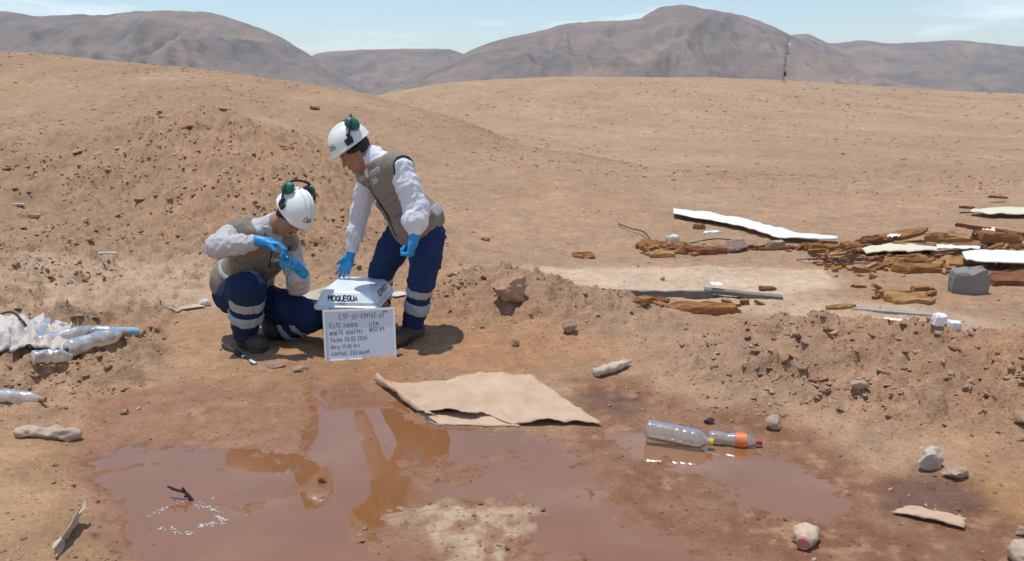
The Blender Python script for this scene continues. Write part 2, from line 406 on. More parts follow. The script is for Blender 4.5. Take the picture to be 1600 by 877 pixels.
def hgrid(X, Y):
    """height of the built ground sheet (bilinear in its own grid)"""
    X = np.asarray(X, float); Y = np.asarray(Y, float)
    rr = np.clip(Y - G_OY, G_R[0], G_R[-2] * .999); j = np.clip(np.searchsorted(G_R, rr) - 1, 0, len(G_R) - 2); fj = (rr - G_R[j]) / (G_R[j + 1] - G_R[j])
    a = np.clip(np.arctan(X / (rr * .98)), G_A[0] * .999, G_A[-1] * .999); i = np.clip(np.searchsorted(G_A, a) - 1, 0, len(G_A) - 2); fi = (a - G_A[i]) / (G_A[i + 1] - G_A[i])
    return (G_Z[j, i] * (1 - fi) + G_Z[j, i + 1] * fi) * (1 - fj) + (G_Z[j + 1, i] * (1 - fi) + G_Z[j + 1, i + 1] * fi) * fj
def hz(x, y): return float(hgrid(x, y))
def G(px, py, lift=0.0):
    """photo pixel -> first hit of its ray with the ground"""
    d = ray(px, py); d = d / d[1]
    ts = np.concatenate([np.arange(1.8, 16, 0.01), np.arange(16, 200, 0.1)])
    P = d[None] * ts[:, None]; g = hgrid(P[:, 0], P[:, 1])
    below = np.nonzero(CAM_H + P[:, 2] < g)[0]
    k = below[0] if len(below) else len(ts) - 1
    return np.array([P[k, 0], P[k, 1], g[k] + lift])

G_OY = -1.6
G_R = [1.6]
while G_R[-1] < 7300:
    q = G_R[-1]; G_R.append(q * (1 + (0.0033 if q < 9 else 0.0052 if q < 19 else 0.012 if q < 220 else 0.07)))
G_R = np.array(G_R)
_t = np.linspace(-1.22, 1.22, 860)                # bearings, denser in the middle
G_A = (_t * 0.78 + 0.22 * _t ** 3 / 1.22 ** 2)
G_A = np.clip(G_A, -1.2, 1.2) + _t * 1e-6
_AA, _RR = np.meshgrid(G_A, G_R)
G_X = _RR * np.tan(_AA) * 0.98; G_Y = G_OY + _RR
G_Z = height(G_X, G_Y)
def build_ground():
    X, Y, Z = G_X, G_Y, G_Z
    nR, nA = X.shape
    V = np.stack([X, Y, Z], -1).reshape(-1, 3)
    i = np.arange(nR - 1)[:, None] * nA + np.arange(nA - 1)[None]
    Q = np.stack([i, i + 1, i + nA + 1, i + nA], -1).reshape(-1, 4)
    # ---- soil colours (albedo of the soil itself: dry dust, red earth, damp and soaked mud, salt crust)
    x, y, z = V[:, 0], V[:, 1], V[:, 2]
    dry = np.array([.392, .248, .152]); red = np.array([.415, .212, .102]); pale = np.array([.53, .375, .250]); olive = np.array([.355, .232, .140]); far_c = np.array([.350, .224, .134])
    c = np.tile(dry, (len(V), 1))
    def mix(c, col, w): return c + (np.asarray(col) - c) * np.clip(w, 0, 1)[:, None]
    n1 = fbm2(x * .55, y * .55, 4, 71); n2 = fbm2(x * 2.6, y * 2.6, 4, 73); n3 = fbm2(x * 11, y * 11, 3, 75)
    c = mix(c, far_c, sstep(9, 30, y))
    rd = np.interp(x / np.maximum(y, .1), [-.3, -.17, -.08, .08, .25, .40, .65], [70, 52, 40, 24, 18.5, 16, 15])
    c = mix(c, np.array([.378, .254, .158]), sstep(1.02, 1.35, y / rd) * (x / np.maximum(y, .1) > -.30))
    bm = berm_mask(x, y); _, cl = mounds(x, y)
    c = mix(c, olive, .85 * sstep(-.42, -.55, x / np.maximum(y, .1)) * bm)
    c = mix(c, np.array([.375, .230, .138]), .8 * sstep(-.55, -.42, x / np.maximum(y, .1)) * bm)
    c = mix(c, np.array([.388, .248, .164]), .7 * cl)
    near = sstep(7.5, 4.5, y)
    c = mix(c, red, near * (.35 + .9 * n1 + .3 * n2) * (1 - .5 * cl))
    c = mix(c, np.array([.46, .290, .175]), near * sstep(.05, .5, -n1 + .4 * n2) * (1 - cl) * .6)
    N = y < 9
    P1 = np.full(len(V), 9.0); P1[N] = poly_sdf(x[N], y[N], PALEPAN) + .12 * n2[N]
    P2 = np.full(len(V), 9.0); P2[N] = poly_sdf(x[N], y[N], PALEPAN2) + .25 * n2[N]
    P3 = np.full(len(V), 9.0); P3[N] = poly_sdf(x[N], y[N], SLABPAN) + .05 * n2[N] - .05
    c = mix(c, pale, .9 * sstep(.25, -.15, P1) * (1 - cl)); c = mix(c, pale, .85 * sstep(.4, -.2, P2))
    c = mix(c, np.array([.60, .44, .31]), .8 * sstep(.06, -.04, P3) * (1 - cl))
    # scattered pale streaks on the slopes
    st = fbm2(x * .45 + y * .12, y * .10, 4, 90) * .7 + .5 * fbm2(x * 1.6 + y * .3, y * .35, 3, 92)
    c = mix(c, np.array([.43, .300, .195]), .50 * sstep(.10, .6, st) * sstep(8, 16, y))
    c = mix(c, np.array([.31, .178, .092]), .50 * sstep(.1, .6, -st) * sstep(8, 16, y))
    # the narrow strip of left shore is yellow sand
    sand = poly_sdf(x[N], y[N], gp([(-200, 690), (60, 690), (130, 740), (150, 800), (185, 905), (-200, 905)]))
    w = np.zeros(len(V)); w[N] = sstep(.12, -.1, sand + .12 * n2[N]); c = mix(c, np.array([.49, .305, .165]), .7 * w)
    ob = poly_sdf(x[N], y[N], gp([(1480, 770), (1600, 760), (1700, 800), (1600, 860), (1500, 815)]))
    w = np.zeros(len(V)); w[N] = sstep(.10, -.1, ob + .10 * n2[N]); c = mix(c, np.array([.43, .235, .105]), .7 * w)
    c *= (1 + .16 * n2 + .14 * n3)[:, None]
    c *= (1 + .16 * fbm2(x * .16 + y * .03, y * .07, 4, 131) * sstep(5, 12, y))[:, None]
    # damp and wet ground
    wet = np.zeros(len(V)); S = (y < 5.4) & (y > .3) & (np.abs(x) < 3.6)
    xs, ys = x[S], y[S]
    wd, isle, isle2 = water_dist(xs, ys); film = poly_sdf(xs, ys, MUDFILM) + .10 * n2[S]; rim = poly_sdf(xs, ys, WETRIM) + .12 * n2[S]
    damp = np.maximum(.95 * sstep(.16, -.05, film), .92 * sstep(.16, -.14, rim))
    damp = np.maximum(damp, .95 * sstep(.12, 0.02, wd)); damp = np.maximum(damp, .45 * sstep(.45, .05, wd + .15 * n2[S]))
    damp = np.clip(damp * (.82 + .35 * n2[S] + .3 * n3[S]), 0, 1)
    d1, d2, _ = worley(xs * 9 + .4 * n3[S], ys * 9, 5)
    patch = sstep(.10, -.10, isle + .05 * n3[S] + .05 * n2[S])
    dryisle = patch * (.55 + .45 * sstep(.03, .16, d2 - d1)) * sstep(-.45, .05, n3[S] + .6 * n2[S])
    flake = sstep(.05, -.08, isle2 + .05 * n3[S]) * sstep(.12, .45, n2[S] + .9 * n3[S])
    cs = c[S]
    cs = mix(cs, np.array([.232, .108, .056]), damp); cs = mix(cs, np.array([.205, .094, .047]), .95 * sstep(.14, -.10, rim) * sstep(-.7, .0, n2[S] + .5 * n1[S]))
    low = sstep(.02, -.10, film) * sstep(.10, .0, wd); cs = mix(cs, np.array([.215, .098, .052]), .85 * low)
    cs = mix(cs, np.array([.31, .150, .080]), .4 * damp * sstep(.05, .45, n3[S] + .5 * n2[S]))
    cs = mix(cs, np.array([.55, .40, .27]), .9 * dryisle * (.7 + .3 * sstep(-.2, .3, n3[S])))
    cs = mix(cs, np.array([.46, .285, .175]), .65 * flake)
    fl2 = sstep(.2, -.1, rim) * (wd > .05) * sstep(.22, .5, n2[S] * .7 + n3[S])
    cs = mix(cs, np.array([.42, .235, .130]), .45 * fl2)
    dk = np.maximum(sstep(.10, -.06, poly_sdf(xs, ys, DARKWET) + .08 * n2[S] + .05 * n3[S]), .8 * sstep(.10, -.1, poly_sdf(xs, ys, DARKWET2) + .1 * n2[S]))
    cs = mix(cs, np.array([.120, .058, .036]), .85 * dk)
    # dark mud line along the left shore
    ln = sstep(.05, .0, np.abs(poly_sdf(xs, ys, POOL) - .03 + .09 * n2[S])) * (xs / ys < -.40) * sstep(-.25, .35, n1[S] * .5 + n3[S])
    cs = mix(cs, np.array([.13, .075, .058]), .8 * ln)
    c[S] = np.clip(cs, .02, .8)
    wet[S] = np.clip(np.maximum(damp * (1 - .9 * dryisle) * (1 - .8 * flake), dk), 0, 1)
    me_o = npmesh('ground', V, Q)
    me = me_o.data
    at = me.color_attributes.new('soil', 'FLOAT_COLOR', 'POINT')
    at.data.foreach_set('color', np.concatenate([c, wet[:, None]], 1).astype(np.float32).ravel())
    m = bpy.data.materials.new('soil'); m.use_nodes = True
    n, l = m.node_tree.nodes, m.node_tree.links; b = n['Principled BSDF']
    a = n.new('ShaderNodeVertexColor'); a.layer_name = 'soil'
    tc = n.new('ShaderNodeTexCoord')
    def noise(s, d, ro=.6, dim=None):
        q = n.new('ShaderNodeTexNoise'); q.inputs['Scale'].default_value = s; q.inputs['Detail'].default_value = d; q.inputs['Roughness'].default_value = ro
        l.new(tc.outputs['Object'], q.inputs['Vector']); return q
    def mr(src, f0, f1, t0, t1):
        q = n.new('ShaderNodeMapRange'); l.new(src, q.inputs[0])
        for k, vv in zip((1, 2, 3, 4), (f0, f1, t0, t1)): q.inputs[k].default_value = vv
        return q.outputs[0]
    fine = noise(48, 6, .72); mid = noise(9, 6, .65); big = noise(.7, 5, .6)
    v1 = mr(fine.outputs['Fac'], .3, .7, .80, 1.2); v2 = mr(mid.outputs['Fac'], .3, .7, .86, 1.14); v3 = mr(big.outputs['Fac'], .3, .7, .92, 1.08)
    def mul(A, B):
        q = n.new('ShaderNodeMath'); q.operation = 'MULTIPLY'; l.new(A, q.inputs[0]); l.new(B, q.inputs[1]); return q.outputs[0]
    vv = mul(mul(v1, v2), v3)
    # grit: sparse small dark and pale grains
    vo = n.new('ShaderNodeTexVoronoi'); vo.inputs['Scale'].default_value = 42; l.new(tc.outputs['Object'], vo.inputs['Vector'])
    sx = n.new('ShaderNodeSeparateColor'); l.new(vo.outputs['Color'], sx.inputs[0])
    g1 = mr(sx.outputs[0], .80, .84, 0, 1); g1 = mul(g1, mr(vo.outputs['Distance'], .28, .36, 1, 0))
    gc = mr(sx.outputs[1], .35, .65, .58, 1.35)
    mixg = n.new('ShaderNodeMix'); mixg.data_type = 'FLOAT'
    l.new(g1, mixg.inputs[0]); mixg.inputs[2].default_value = 1.0; l.new(gc, mixg.inputs[3])
    vv = mul(vv, mixg.outputs[0])
    mu = n.new('ShaderNodeMixRGB'); mu.blend_type = 'MULTIPLY'; mu.inputs[0].default_value = 1
    l.new(a.outputs['Color'], mu.inputs[1]); l.new(vv, mu.inputs[2]); l.new(mu.outputs[0], b.inputs['Base Color'])
    wetn = mul(a.outputs['Alpha'], mr(mid.outputs['Fac'], .35, .6, .45, 1.0))
    l.new(mr(wetn, .25, 1.0, .92, .40), b.inputs['Roughness'])
    l.new(mr(wetn, .2, 1.0, .12, .5), b.inputs['Specular IOR Level'])
    hs = n.new('ShaderNodeMath'); hs.operation = 'ADD'; l.new(fine.outputs['Fac'], hs.inputs[0]); l.new(mul(g1, mr(sx.outputs[2], 0, 1, .2, .9)), hs.inputs[1])
    h2 = n.new('ShaderNodeMath'); h2.operation = 'MULTIPLY_ADD'; l.new(mid.outputs['Fac'], h2.inputs[0]); h2.inputs[1].default_value = 1.6; l.new(hs.outputs[0], h2.inputs[2])
    bp = n.new('ShaderNodeBump'); bp.inputs['Distance'].default_value = .024
    l.new(mr(a.outputs['Alpha'], .3, 1.0, .75, .3), bp.inputs['Strength'])
    l.new(h2.outputs[0], bp.inputs['Height']); l.new(bp.outputs[0], b.inputs['Normal'])
    me.materials.append(m)
    tag(me_o, 'dry reddish tan desert ground with spoil heaps and dunes', 'ground', kind='structure')
    return me_o
ground = build_ground()

# ------------------------------------------------------------------ water
def build_water():
    xs = np.linspace(-2.6, 1.95, 200); ys = np.linspace(0.8, 4.75, 180)
    X, Y = np.meshgrid(xs, ys); wd, _, _ = water_dist(X.ravel(), Y.ravel()); wd = wd.reshape(X.shape)
    V = np.stack([X, Y, np.full_like(X, -0.0015)], -1).reshape(-1, 3)
    nA = len(xs); keep = wd < 0.10
    i = np.arange(len(ys) - 1)[:, None] * nA + np.arange(nA - 1)[None]
    k = keep[:-1, :-1] | keep[1:, :-1] | keep[:-1, 1:] | keep[1:, 1:]
    Q = np.stack([i, i + 1, i + nA + 1, i + nA], -1)[k]
    c = X[:-1, :-1][k]; cy = Y[:-1, :-1][k]
    m = bpy.data.materials.new('muddy_water'); m.use_nodes = True
    n, l = m.node_tree.nodes, m.node_tree.links; b = n['Principled BSDF']
    b.inputs['Roughness'].default_value = .035; b.inputs['IOR'].default_value = 1.86
    tc = n.new('ShaderNodeTexCoord'); no = n.new('ShaderNodeTexNoise'); no.inputs['Scale'].default_value = 1.6; no.inputs['Detail'].default_value = 6
    l.new(tc.outputs['Object'], no.inputs['Vector'])
    rp = n.new('ShaderNodeValToRGB'); rp.color_ramp.elements[0].position = .3; rp.color_ramp.elements[1].position = .72
    rp.color_ramp.elements[0].color = (.222, .094, .034, 1); rp.color_ramp.elements[1].color = (.268, .122, .050, 1)
    l.new(no.outputs['Fac'], rp.inputs[0]); l.new(rp.outputs[0], b.inputs['Base Color'])
    nb = n.new('ShaderNodeTexNoise'); nb.inputs['Scale'].default_value = 5; nb.inputs['Detail'].default_value = 2; l.new(tc.outputs['Object'], nb.inputs['Vector'])
    bp = n.new('ShaderNodeBump'); bp.inputs['Strength'].default_value = .05; bp.inputs['Distance'].default_value = .01
    l.new(nb.outputs['Fac'], bp.inputs['Height']); l.new(bp.outputs[0], b.inputs['Normal'])
    for nm, sel, lab in (('puddle', ~((c > .42) & (cy > 2.75 - 0.0 * c) & (c + .0 > .45)), 'wide shallow muddy puddle reflecting the sky in the foreground'),
                         ('puddle', (c > .42) & (cy > 2.75) & (c > .45), 'small muddy puddle beside the two clear bottles')):
        q = Q[sel]; 
        if not len(q): continue
        u, inv = np.unique(q.ravel(), return_inverse=True)
        o = npmesh(nm, V[u], inv.reshape(-1, 4), m)
        tag(o, lab, 'water', kind='structure')
build_water()

# ------------------------------------------------------------------ far mountains
def mountain(name, sil, D, depth, label, seed, base_z=-12.0, gully=1.0, tint=(.265, .218, .185)):
    """a range with its crest line at distance D: spurs and gullies run down both flanks"""
    xs = np.array([p[0] for p in sil], float); zs = np.array([row_z(p[1], D) for p in sil])
    nA, nT = 420, 130
    px = np.linspace(xs[0], xs[-1], nA)
    crest = _pchip(px, xs, zs)
    a = (px - 800) / FPX * math.cos(PITCH) * 1.0
    t = np.concatenate([np.linspace(-1, 0, nT), np.linspace(0, .55, 24)[1:]])       # -1 foot in front, 0 crest, >0 back
    A, T = np.meshgrid(a, t); C = np.tile(crest, (len(t), 1))
    hgt = C - base_z
    prof_ = np.where(T <= 0, np.clip(1 + T, 0, 1) ** 1.25, np.clip(1 - T / .75, 0, 1))
    Xw = A * D
    wx = Xw / D * 9.0
    # spurs: ridged noise, stretched down-slope, zero at the crest so that the outline stays
    env = np.clip(-T, 0, 1) ** .8 * np.clip(1 + T, 0, 1) ** .6 * 2.0
    warp = .55 * perlin2(wx * .8, T * 2.0, seed + 2)
    rn = 1 - 2 * np.abs(perlin2(wx * .85 + warp, T * 1.3, seed)) * 1.7
    rn2 = 1 - 2 * np.abs(perlin2(wx * 2.2 + 2 * warp, T * 2.6, seed + 4)) * 1.7
    rn3 = 1 - 2 * np.abs(perlin2(wx * 6 + 3 * warp, T * 6, seed + 6)) * 1.7
    rel = hgt * env * gully * (.20 * (rn - .35) + .105 * (rn2 - .3) + .040 * rn3)
    Z = base_z + hgt * prof_ + rel + .012 * hgt * fbm2(wx * 7, T * 14, 4, seed + 8)
    Yw = D + T * depth + .10 * depth * perlin2(wx * .6, T * 0 + .5, seed + 12)
    Z = np.where(T < 0, np.minimum(Z, CAM_H + (C - CAM_H) * Yw / D - 2), Z)
    Xw = A * (D + T * depth * .55)
    V = np.stack([Xw, Yw, Z], -1).reshape(-1, 3)
    i = np.arange(len(t) - 1)[:, None] * nA + np.arange(nA - 1)[None]
    Q = np.stack([i, i + 1, i + nA + 1, i + nA], -1).reshape(-1, 4)
    m = bpy.data.materials.new(name); m.use_nodes = True
    n, l = m.node_tree.nodes, m.node_tree.links; b = n['Principled BSDF']; b.inputs['Roughness'].default_value = 1; b.inputs['Specular IOR Level'].default_value = .05
    tc = n.new('ShaderNodeTexCoord'); no = n.new('ShaderNodeTexNoise'); no.inputs['Scale'].default_value = .0035; no.inputs['Detail'].default_value = 9; no.inputs['Roughness'].default_value = .62
    l.new(tc.outputs['Object'], no.inputs['Vector'])
    rp = n.new('ShaderNodeValToRGB'); e = rp.color_ramp.elements
    e[0].position = .32; e[0].color = (tint[0] * .50, tint[1] * .54, tint[2] * .60, 1); e[1].position = .70; e[1].color = (tint[0] * 1.15, tint[1] * 1.02, tint[2] * .9, 1)
    l.new(no.outputs['Fac'], rp.inputs[0]); l.new(rp.outputs[0], b.inputs['Base Color'])
    nb = n.new('ShaderNodeTexNoise'); nb.inputs['Scale'].default_value = .012; nb.inputs['Detail'].default_value = 8; l.new(tc.outputs['Object'], nb.inputs['Vector'])
    bp = n.new('ShaderNodeBump'); bp.inputs['Strength'].default_value = .8; bp.inputs['Distance'].default_value = 34
    l.new(nb.outputs['Fac'], bp.inputs['Height']); l.new(bp.outputs[0], b.inputs['Normal'])
    o = npmesh(name, V, Q, m); recenter(o)
    tag(o, label, 'mountain', kind='structure')
    return o
mountain('mountain', [(-700, 60), (-400, 40), (-150, 25), (0, 16), (40, 19), (75, 24), (130, 22), (180, 24), (230, 20), (285, 18), (335, 19), (380, 32), (430, 52), (470, 76), (510, 100), (550, 124), (590, 146), (640, 165), (700, 180)], 3600, 1500, 'grey brown mountain range rising on the left', 11)
mountain('mountain', [(300, 150), (400, 120), (470, 96), (505, 82), (560, 78), (640, 76), (700, 77), (718, 82), (760, 100), (850, 135), (950, 160)], 5200, 1900, 'low flat topped hazy mountain between the two larger ranges', 23, gully=.9)
mountain('mountain', [(520, 165), (590, 140), (640, 122), (700, 100), (740, 78), (790, 60), (845, 48), (890, 36), (990, 31), (1010, 20), (1035, 10), (1060, 9), (1100, 14), (1150, 22), (1190, 36), (1225, 53), (1270, 78), (1320, 105), (1400, 130), (1500, 148), (1600, 170)], 3900, 1600, 'tall domed grey mountain right of the middle', 37)
mountain('mountain', [(1050, 120), (1150, 80), (1220, 56), (1245, 53), (1275, 62), (1290, 68), (1340, 63), (1380, 68), (1430, 66), (1470, 64), (1540, 70), (1600, 74), (1700, 70), (1850, 62), (2100, 80), (2400, 110)], 5600, 2100, 'long hazy mountain ridge at the far right', 53, gully=1.2)
# ------------------------------------------------------------------ soft solids: signed distances meshed with surface nets
def surf_nets(fn, lo, hi, h):
    lo = np.asarray(lo, float) - 2.5 * h; hi = np.asarray(hi, float) + 2.5 * h
    n = np.maximum(np.ceil((hi - lo) / h).astype(int) + 1, 4)
    gx, gy, gz = [lo[k] + h * np.arange(n[k]) for k in range(3)]
    # coarse pass, then evaluate only near the surface
    st = 4
    cx, cy, cz = gx[::st], gy[::st], gz[::st]
    C = np.stack(np.meshgrid(cx, cy, cz, indexing='ij'), -1).reshape(-1, 3)
    fc = fn(C).reshape(len(cx), len(cy), len(cz))
    near = np.abs(fc) < h * st * 2.2
    ix = np.minimum((np.arange(n[0]) + st // 2) // st, len(cx) - 1); iy = np.minimum((np.arange(n[1]) + st // 2) // st, len(cy) - 1); iz = np.minimum((np.arange(n[2]) + st // 2) // st, len(cz) - 1)
    full = fc[np.ix_(ix, iy, iz)].copy(); msk = near[np.ix_(ix, iy, iz)]
    I = np.nonzero(msk)
    if len(I[0]): full[I] = fn(np.stack([gx[I[0]], gy[I[1]], gz[I[2]]], -1))
    f = full; ins = f < 0
    a = ins[:-1, :-1, :-1]; cnt = np.zeros(a.shape, np.int8)
    offs = [(i, j, k) for i in (0, 1) for j in (0, 1) for k in (0, 1)]
    sl = lambda o: tuple(slice(o[d], f.shape[d] - 1 + o[d]) for d in range(3))
    for o in offs: cnt += ins[sl(o)]
    act = (cnt > 0) & (cnt < 8)
    A = np.nonzero(act); na = len(A[0])
    if na == 0: return np.zeros((0, 3)), np.zeros((0, 4), int)
    idx = np.full(act.shape, -1, np.int64); idx[A] = np.arange(na)
    base = np.stack(A, 1); cv = {o: f[A[0] + o[0], A[1] + o[1], A[2] + o[2]] for o in offs}
    acc = np.zeros((na, 3)); w = np.zeros(na)
    for o in offs:
        for d in range(3):
            if o[d]: continue
            o2 = tuple(1 if k == d else o[k] for k in range(3))
            f0, f1 = cv[o], cv[o2]; cr = (f0 < 0) != (f1 < 0)
            t = np.where(cr, f0 / np.where(cr, f0 - f1, 1), 0)
            p = np.tile(np.array(o, float), (na, 1)); p[:, d] += t
            acc += p * cr[:, None]; w += cr
    V = lo + (base + acc / w[:, None]) * h
    F = []
    for d in range(3):
        e = [1, 1, 1]; e[d] = 0
        s0 = [slice(1, f.shape[k] - 1) for k in range(3)]; s1 = list(s0); s0[d] = slice(0, f.shape[d] - 1); s1[d] = slice(1, f.shape[d])
        i0, i1 = ins[tuple(s0)], ins[tuple(s1)]
        E = np.nonzero(i0 != i1); flip = i0[E]
        g = [E[k] + (1 if k != d else 0) for k in range(3)]
        u, v = (d + 1) % 3, (d + 2) % 3
        def cell(du, dv):
            q = [g[0].copy(), g[1].copy(), g[2].copy()]; q[u] -= du; q[v] -= dv; return idx[q[0], q[1], q[2]]
        q = np.stack([cell(1, 1), cell(0, 1), cell(0, 0), cell(1, 0)], 1)
        q[~flip] = q[~flip][:, ::-1]
        F.append(q)
    F = np.concatenate(F); F = F[(F >= 0).all(1)]
    return V, F
def smin(a, b, k):
    if k <= 0: return np.minimum(a, b)
    h = np.clip(.5 + .5 * (b - a) / k, 0, 1); return b + (a - b) * h - k * h * (1 - h)
def smax(a, b, k): return -smin(-a, -b, k)
class S:
    """signed distance with a bounding box"""
    def __init__(s, f, lo, hi): s.f, s.lo, s.hi = f, np.asarray(lo, float), np.asarray(hi, float)
    def __call__(s, p): return s.f(p)
    def u(s, o, k=.02): return S(lambda p: smin(s.f(p), o.f(p), k), np.minimum(s.lo, o.lo), np.maximum(s.hi, o.hi))
    def cut(s, o, k=.004): return S(lambda p: smax(s.f(p), -o.f(p), k), s.lo, s.hi)
    def i(s, o, k=.003): return S(lambda p: smax(s.f(p), o.f(p), k), np.maximum(s.lo, o.lo), np.minimum(s.hi, o.hi))
    def grow(s, d): return S(lambda p: s.f(p) - d, s.lo - abs(d), s.hi + abs(d))
    def shell(s, t): return S(lambda p: np.abs(s.f(p)) - t, s.lo - t, s.hi + t)
def cone(a, b, ra, rb):
    a, b = np.asarray(a, float), np.asarray(b, float); d = b - a; L = d @ d + 1e-12
    def f(p):
        t = np.clip(((p - a) @ d) / L, 0, 1); return np.linalg.norm(p - a - t[:, None] * d, axis=1) - (ra + (rb - ra) * t)
    r = max(ra, rb); return S(f, np.minimum(a, b) - r, np.maximum(a, b) + r)
def chain(pts, rad, k=.02):
    s = None
    for i in range(len(pts) - 1):
        c = cone(pts[i], pts[i + 1], rad[i], rad[i + 1]); s = c if s is None else s.u(c, k)
    return s
def ell(c, r, F=None):
    """ellipsoid with axes F=(fwd,left,up)"""
    c, r = np.asarray(c, float), np.asarray(r, float); M = np.eye(3) if F is None else np.stack(F)
    def f(p):
        q = (p - c) @ M.T; k0 = np.linalg.norm(q / r, axis=1); k1 = np.linalg.norm(q / (r * r), axis=1); return k0 * (k0 - 1) / np.maximum(k1, 1e-9)
    e = np.sqrt(((M * r[:, None]) ** 2).sum(0)); return S(f, c - e, c + e)
def box(c, r, F=None, rd=.005):
    c, r = np.asarray(c, float), np.asarray(r, float); M = np.eye(3) if F is None else np.stack(F)
    def f(p):
        q = np.abs((p - c) @ M.T) - (r - rd); return np.linalg.norm(np.maximum(q, 0), axis=1) + np.minimum(q.max(1), 0) - rd
    e = (np.abs(M) * r[:, None]).sum(0); return S(f, c - e, c + e)
BIG = 50.0
def half(pt, n):
    """keeps the side the normal points away from"""
    pt, n = np.asarray(pt, float), nrm(n); return S(lambda p: (p - pt) @ n, [-BIG] * 3, [BIG] * 3)
def slab(a, b, t0, t1):
    """between the fractions t0,t1 of the segment a-b"""
    a, b = np.asarray(a, float), np.asarray(b, float); d = b - a; L = np.linalg.norm(d); n = d / L
    return S(lambda p: np.maximum(t0 * L - (p - a) @ n, (p - a) @ n - t1 * L), [-BIG] * 3, [BIG] * 3)
def solid(name, s, m, parent, h=.007, folds=None, smooth=1):
    V, F = surf_nets(s, s.lo, s.hi, h)
    for _ in range(smooth):                                      # light relaxation along edges
        acc = np.zeros_like(V); n = np.zeros(len(V))
        for k in range(4):
            i, j = F[:, k], F[:, (k + 1) % 4]
            for d in range(3): acc[:, d] += np.bincount(i, V[j, d], len(V)) + np.bincount(j, V[i, d], len(V))
            n += np.bincount(i, minlength=len(V)) + np.bincount(j, minlength=len(V))
        V = V * .5 + .5 * acc / np.maximum(n, 1)[:, None]
    if folds is not None:
        e = h * .8
        g = np.stack([s(V + np.eye(3)[d] * e) - s(V - np.eye(3)[d] * e) for d in range(3)], 1); g /= np.linalg.norm(g, axis=1)[:, None] + 1e-9
        V = V + g * folds(V)[:, None]
    return npmesh(name, V, F, m, parent)
def wrinkle(amp, scale, stretch=(1, 1, 1), seed=0, ridged=True):
    sc = np.asarray(stretch, float) * scale
    def f(p):
        q = p * sc + .35 * perlin3(p * scale * .6, seed + 20)[:, None]
        n = perlin3(q, seed); n2 = perlin3(q * 2.1, seed + 3)
        if ridged: n = .5 - np.abs(n) * 1.6; n2 = .5 - np.abs(n2) * 1.6
        return amp * (n + .45 * n2)
    return f
def axis_folds(a, b, amp, freq, seed=0):
    """creases that ring a limb between two joints, uneven round it"""
    a, b = np.asarray(a, float), np.asarray(b, float); d = nrm(b - a)
    r1 = nrm(np.cross(d, [0.3, 1, 0.2])); r2 = np.cross(d, r1)
    def f(p):
        q = p - a; t = q @ d; w1 = q @ r1; w2 = q @ r2
        ph = t * freq + 9 * w1 + 1.8 * perlin2(w1 * 9 + seed, w2 * 9 + t * 6, seed)
        return amp * (np.maximum(np.sin(ph * 2 * np.pi), -.2)) * (.5 + .8 * np.clip(perlin2(w1 * 14, t * 9 + w2 * 14, seed + 4) + .3, 0, 1))
    return f
def addf(*fs): return lambda p: sum(f(p) for f in fs)

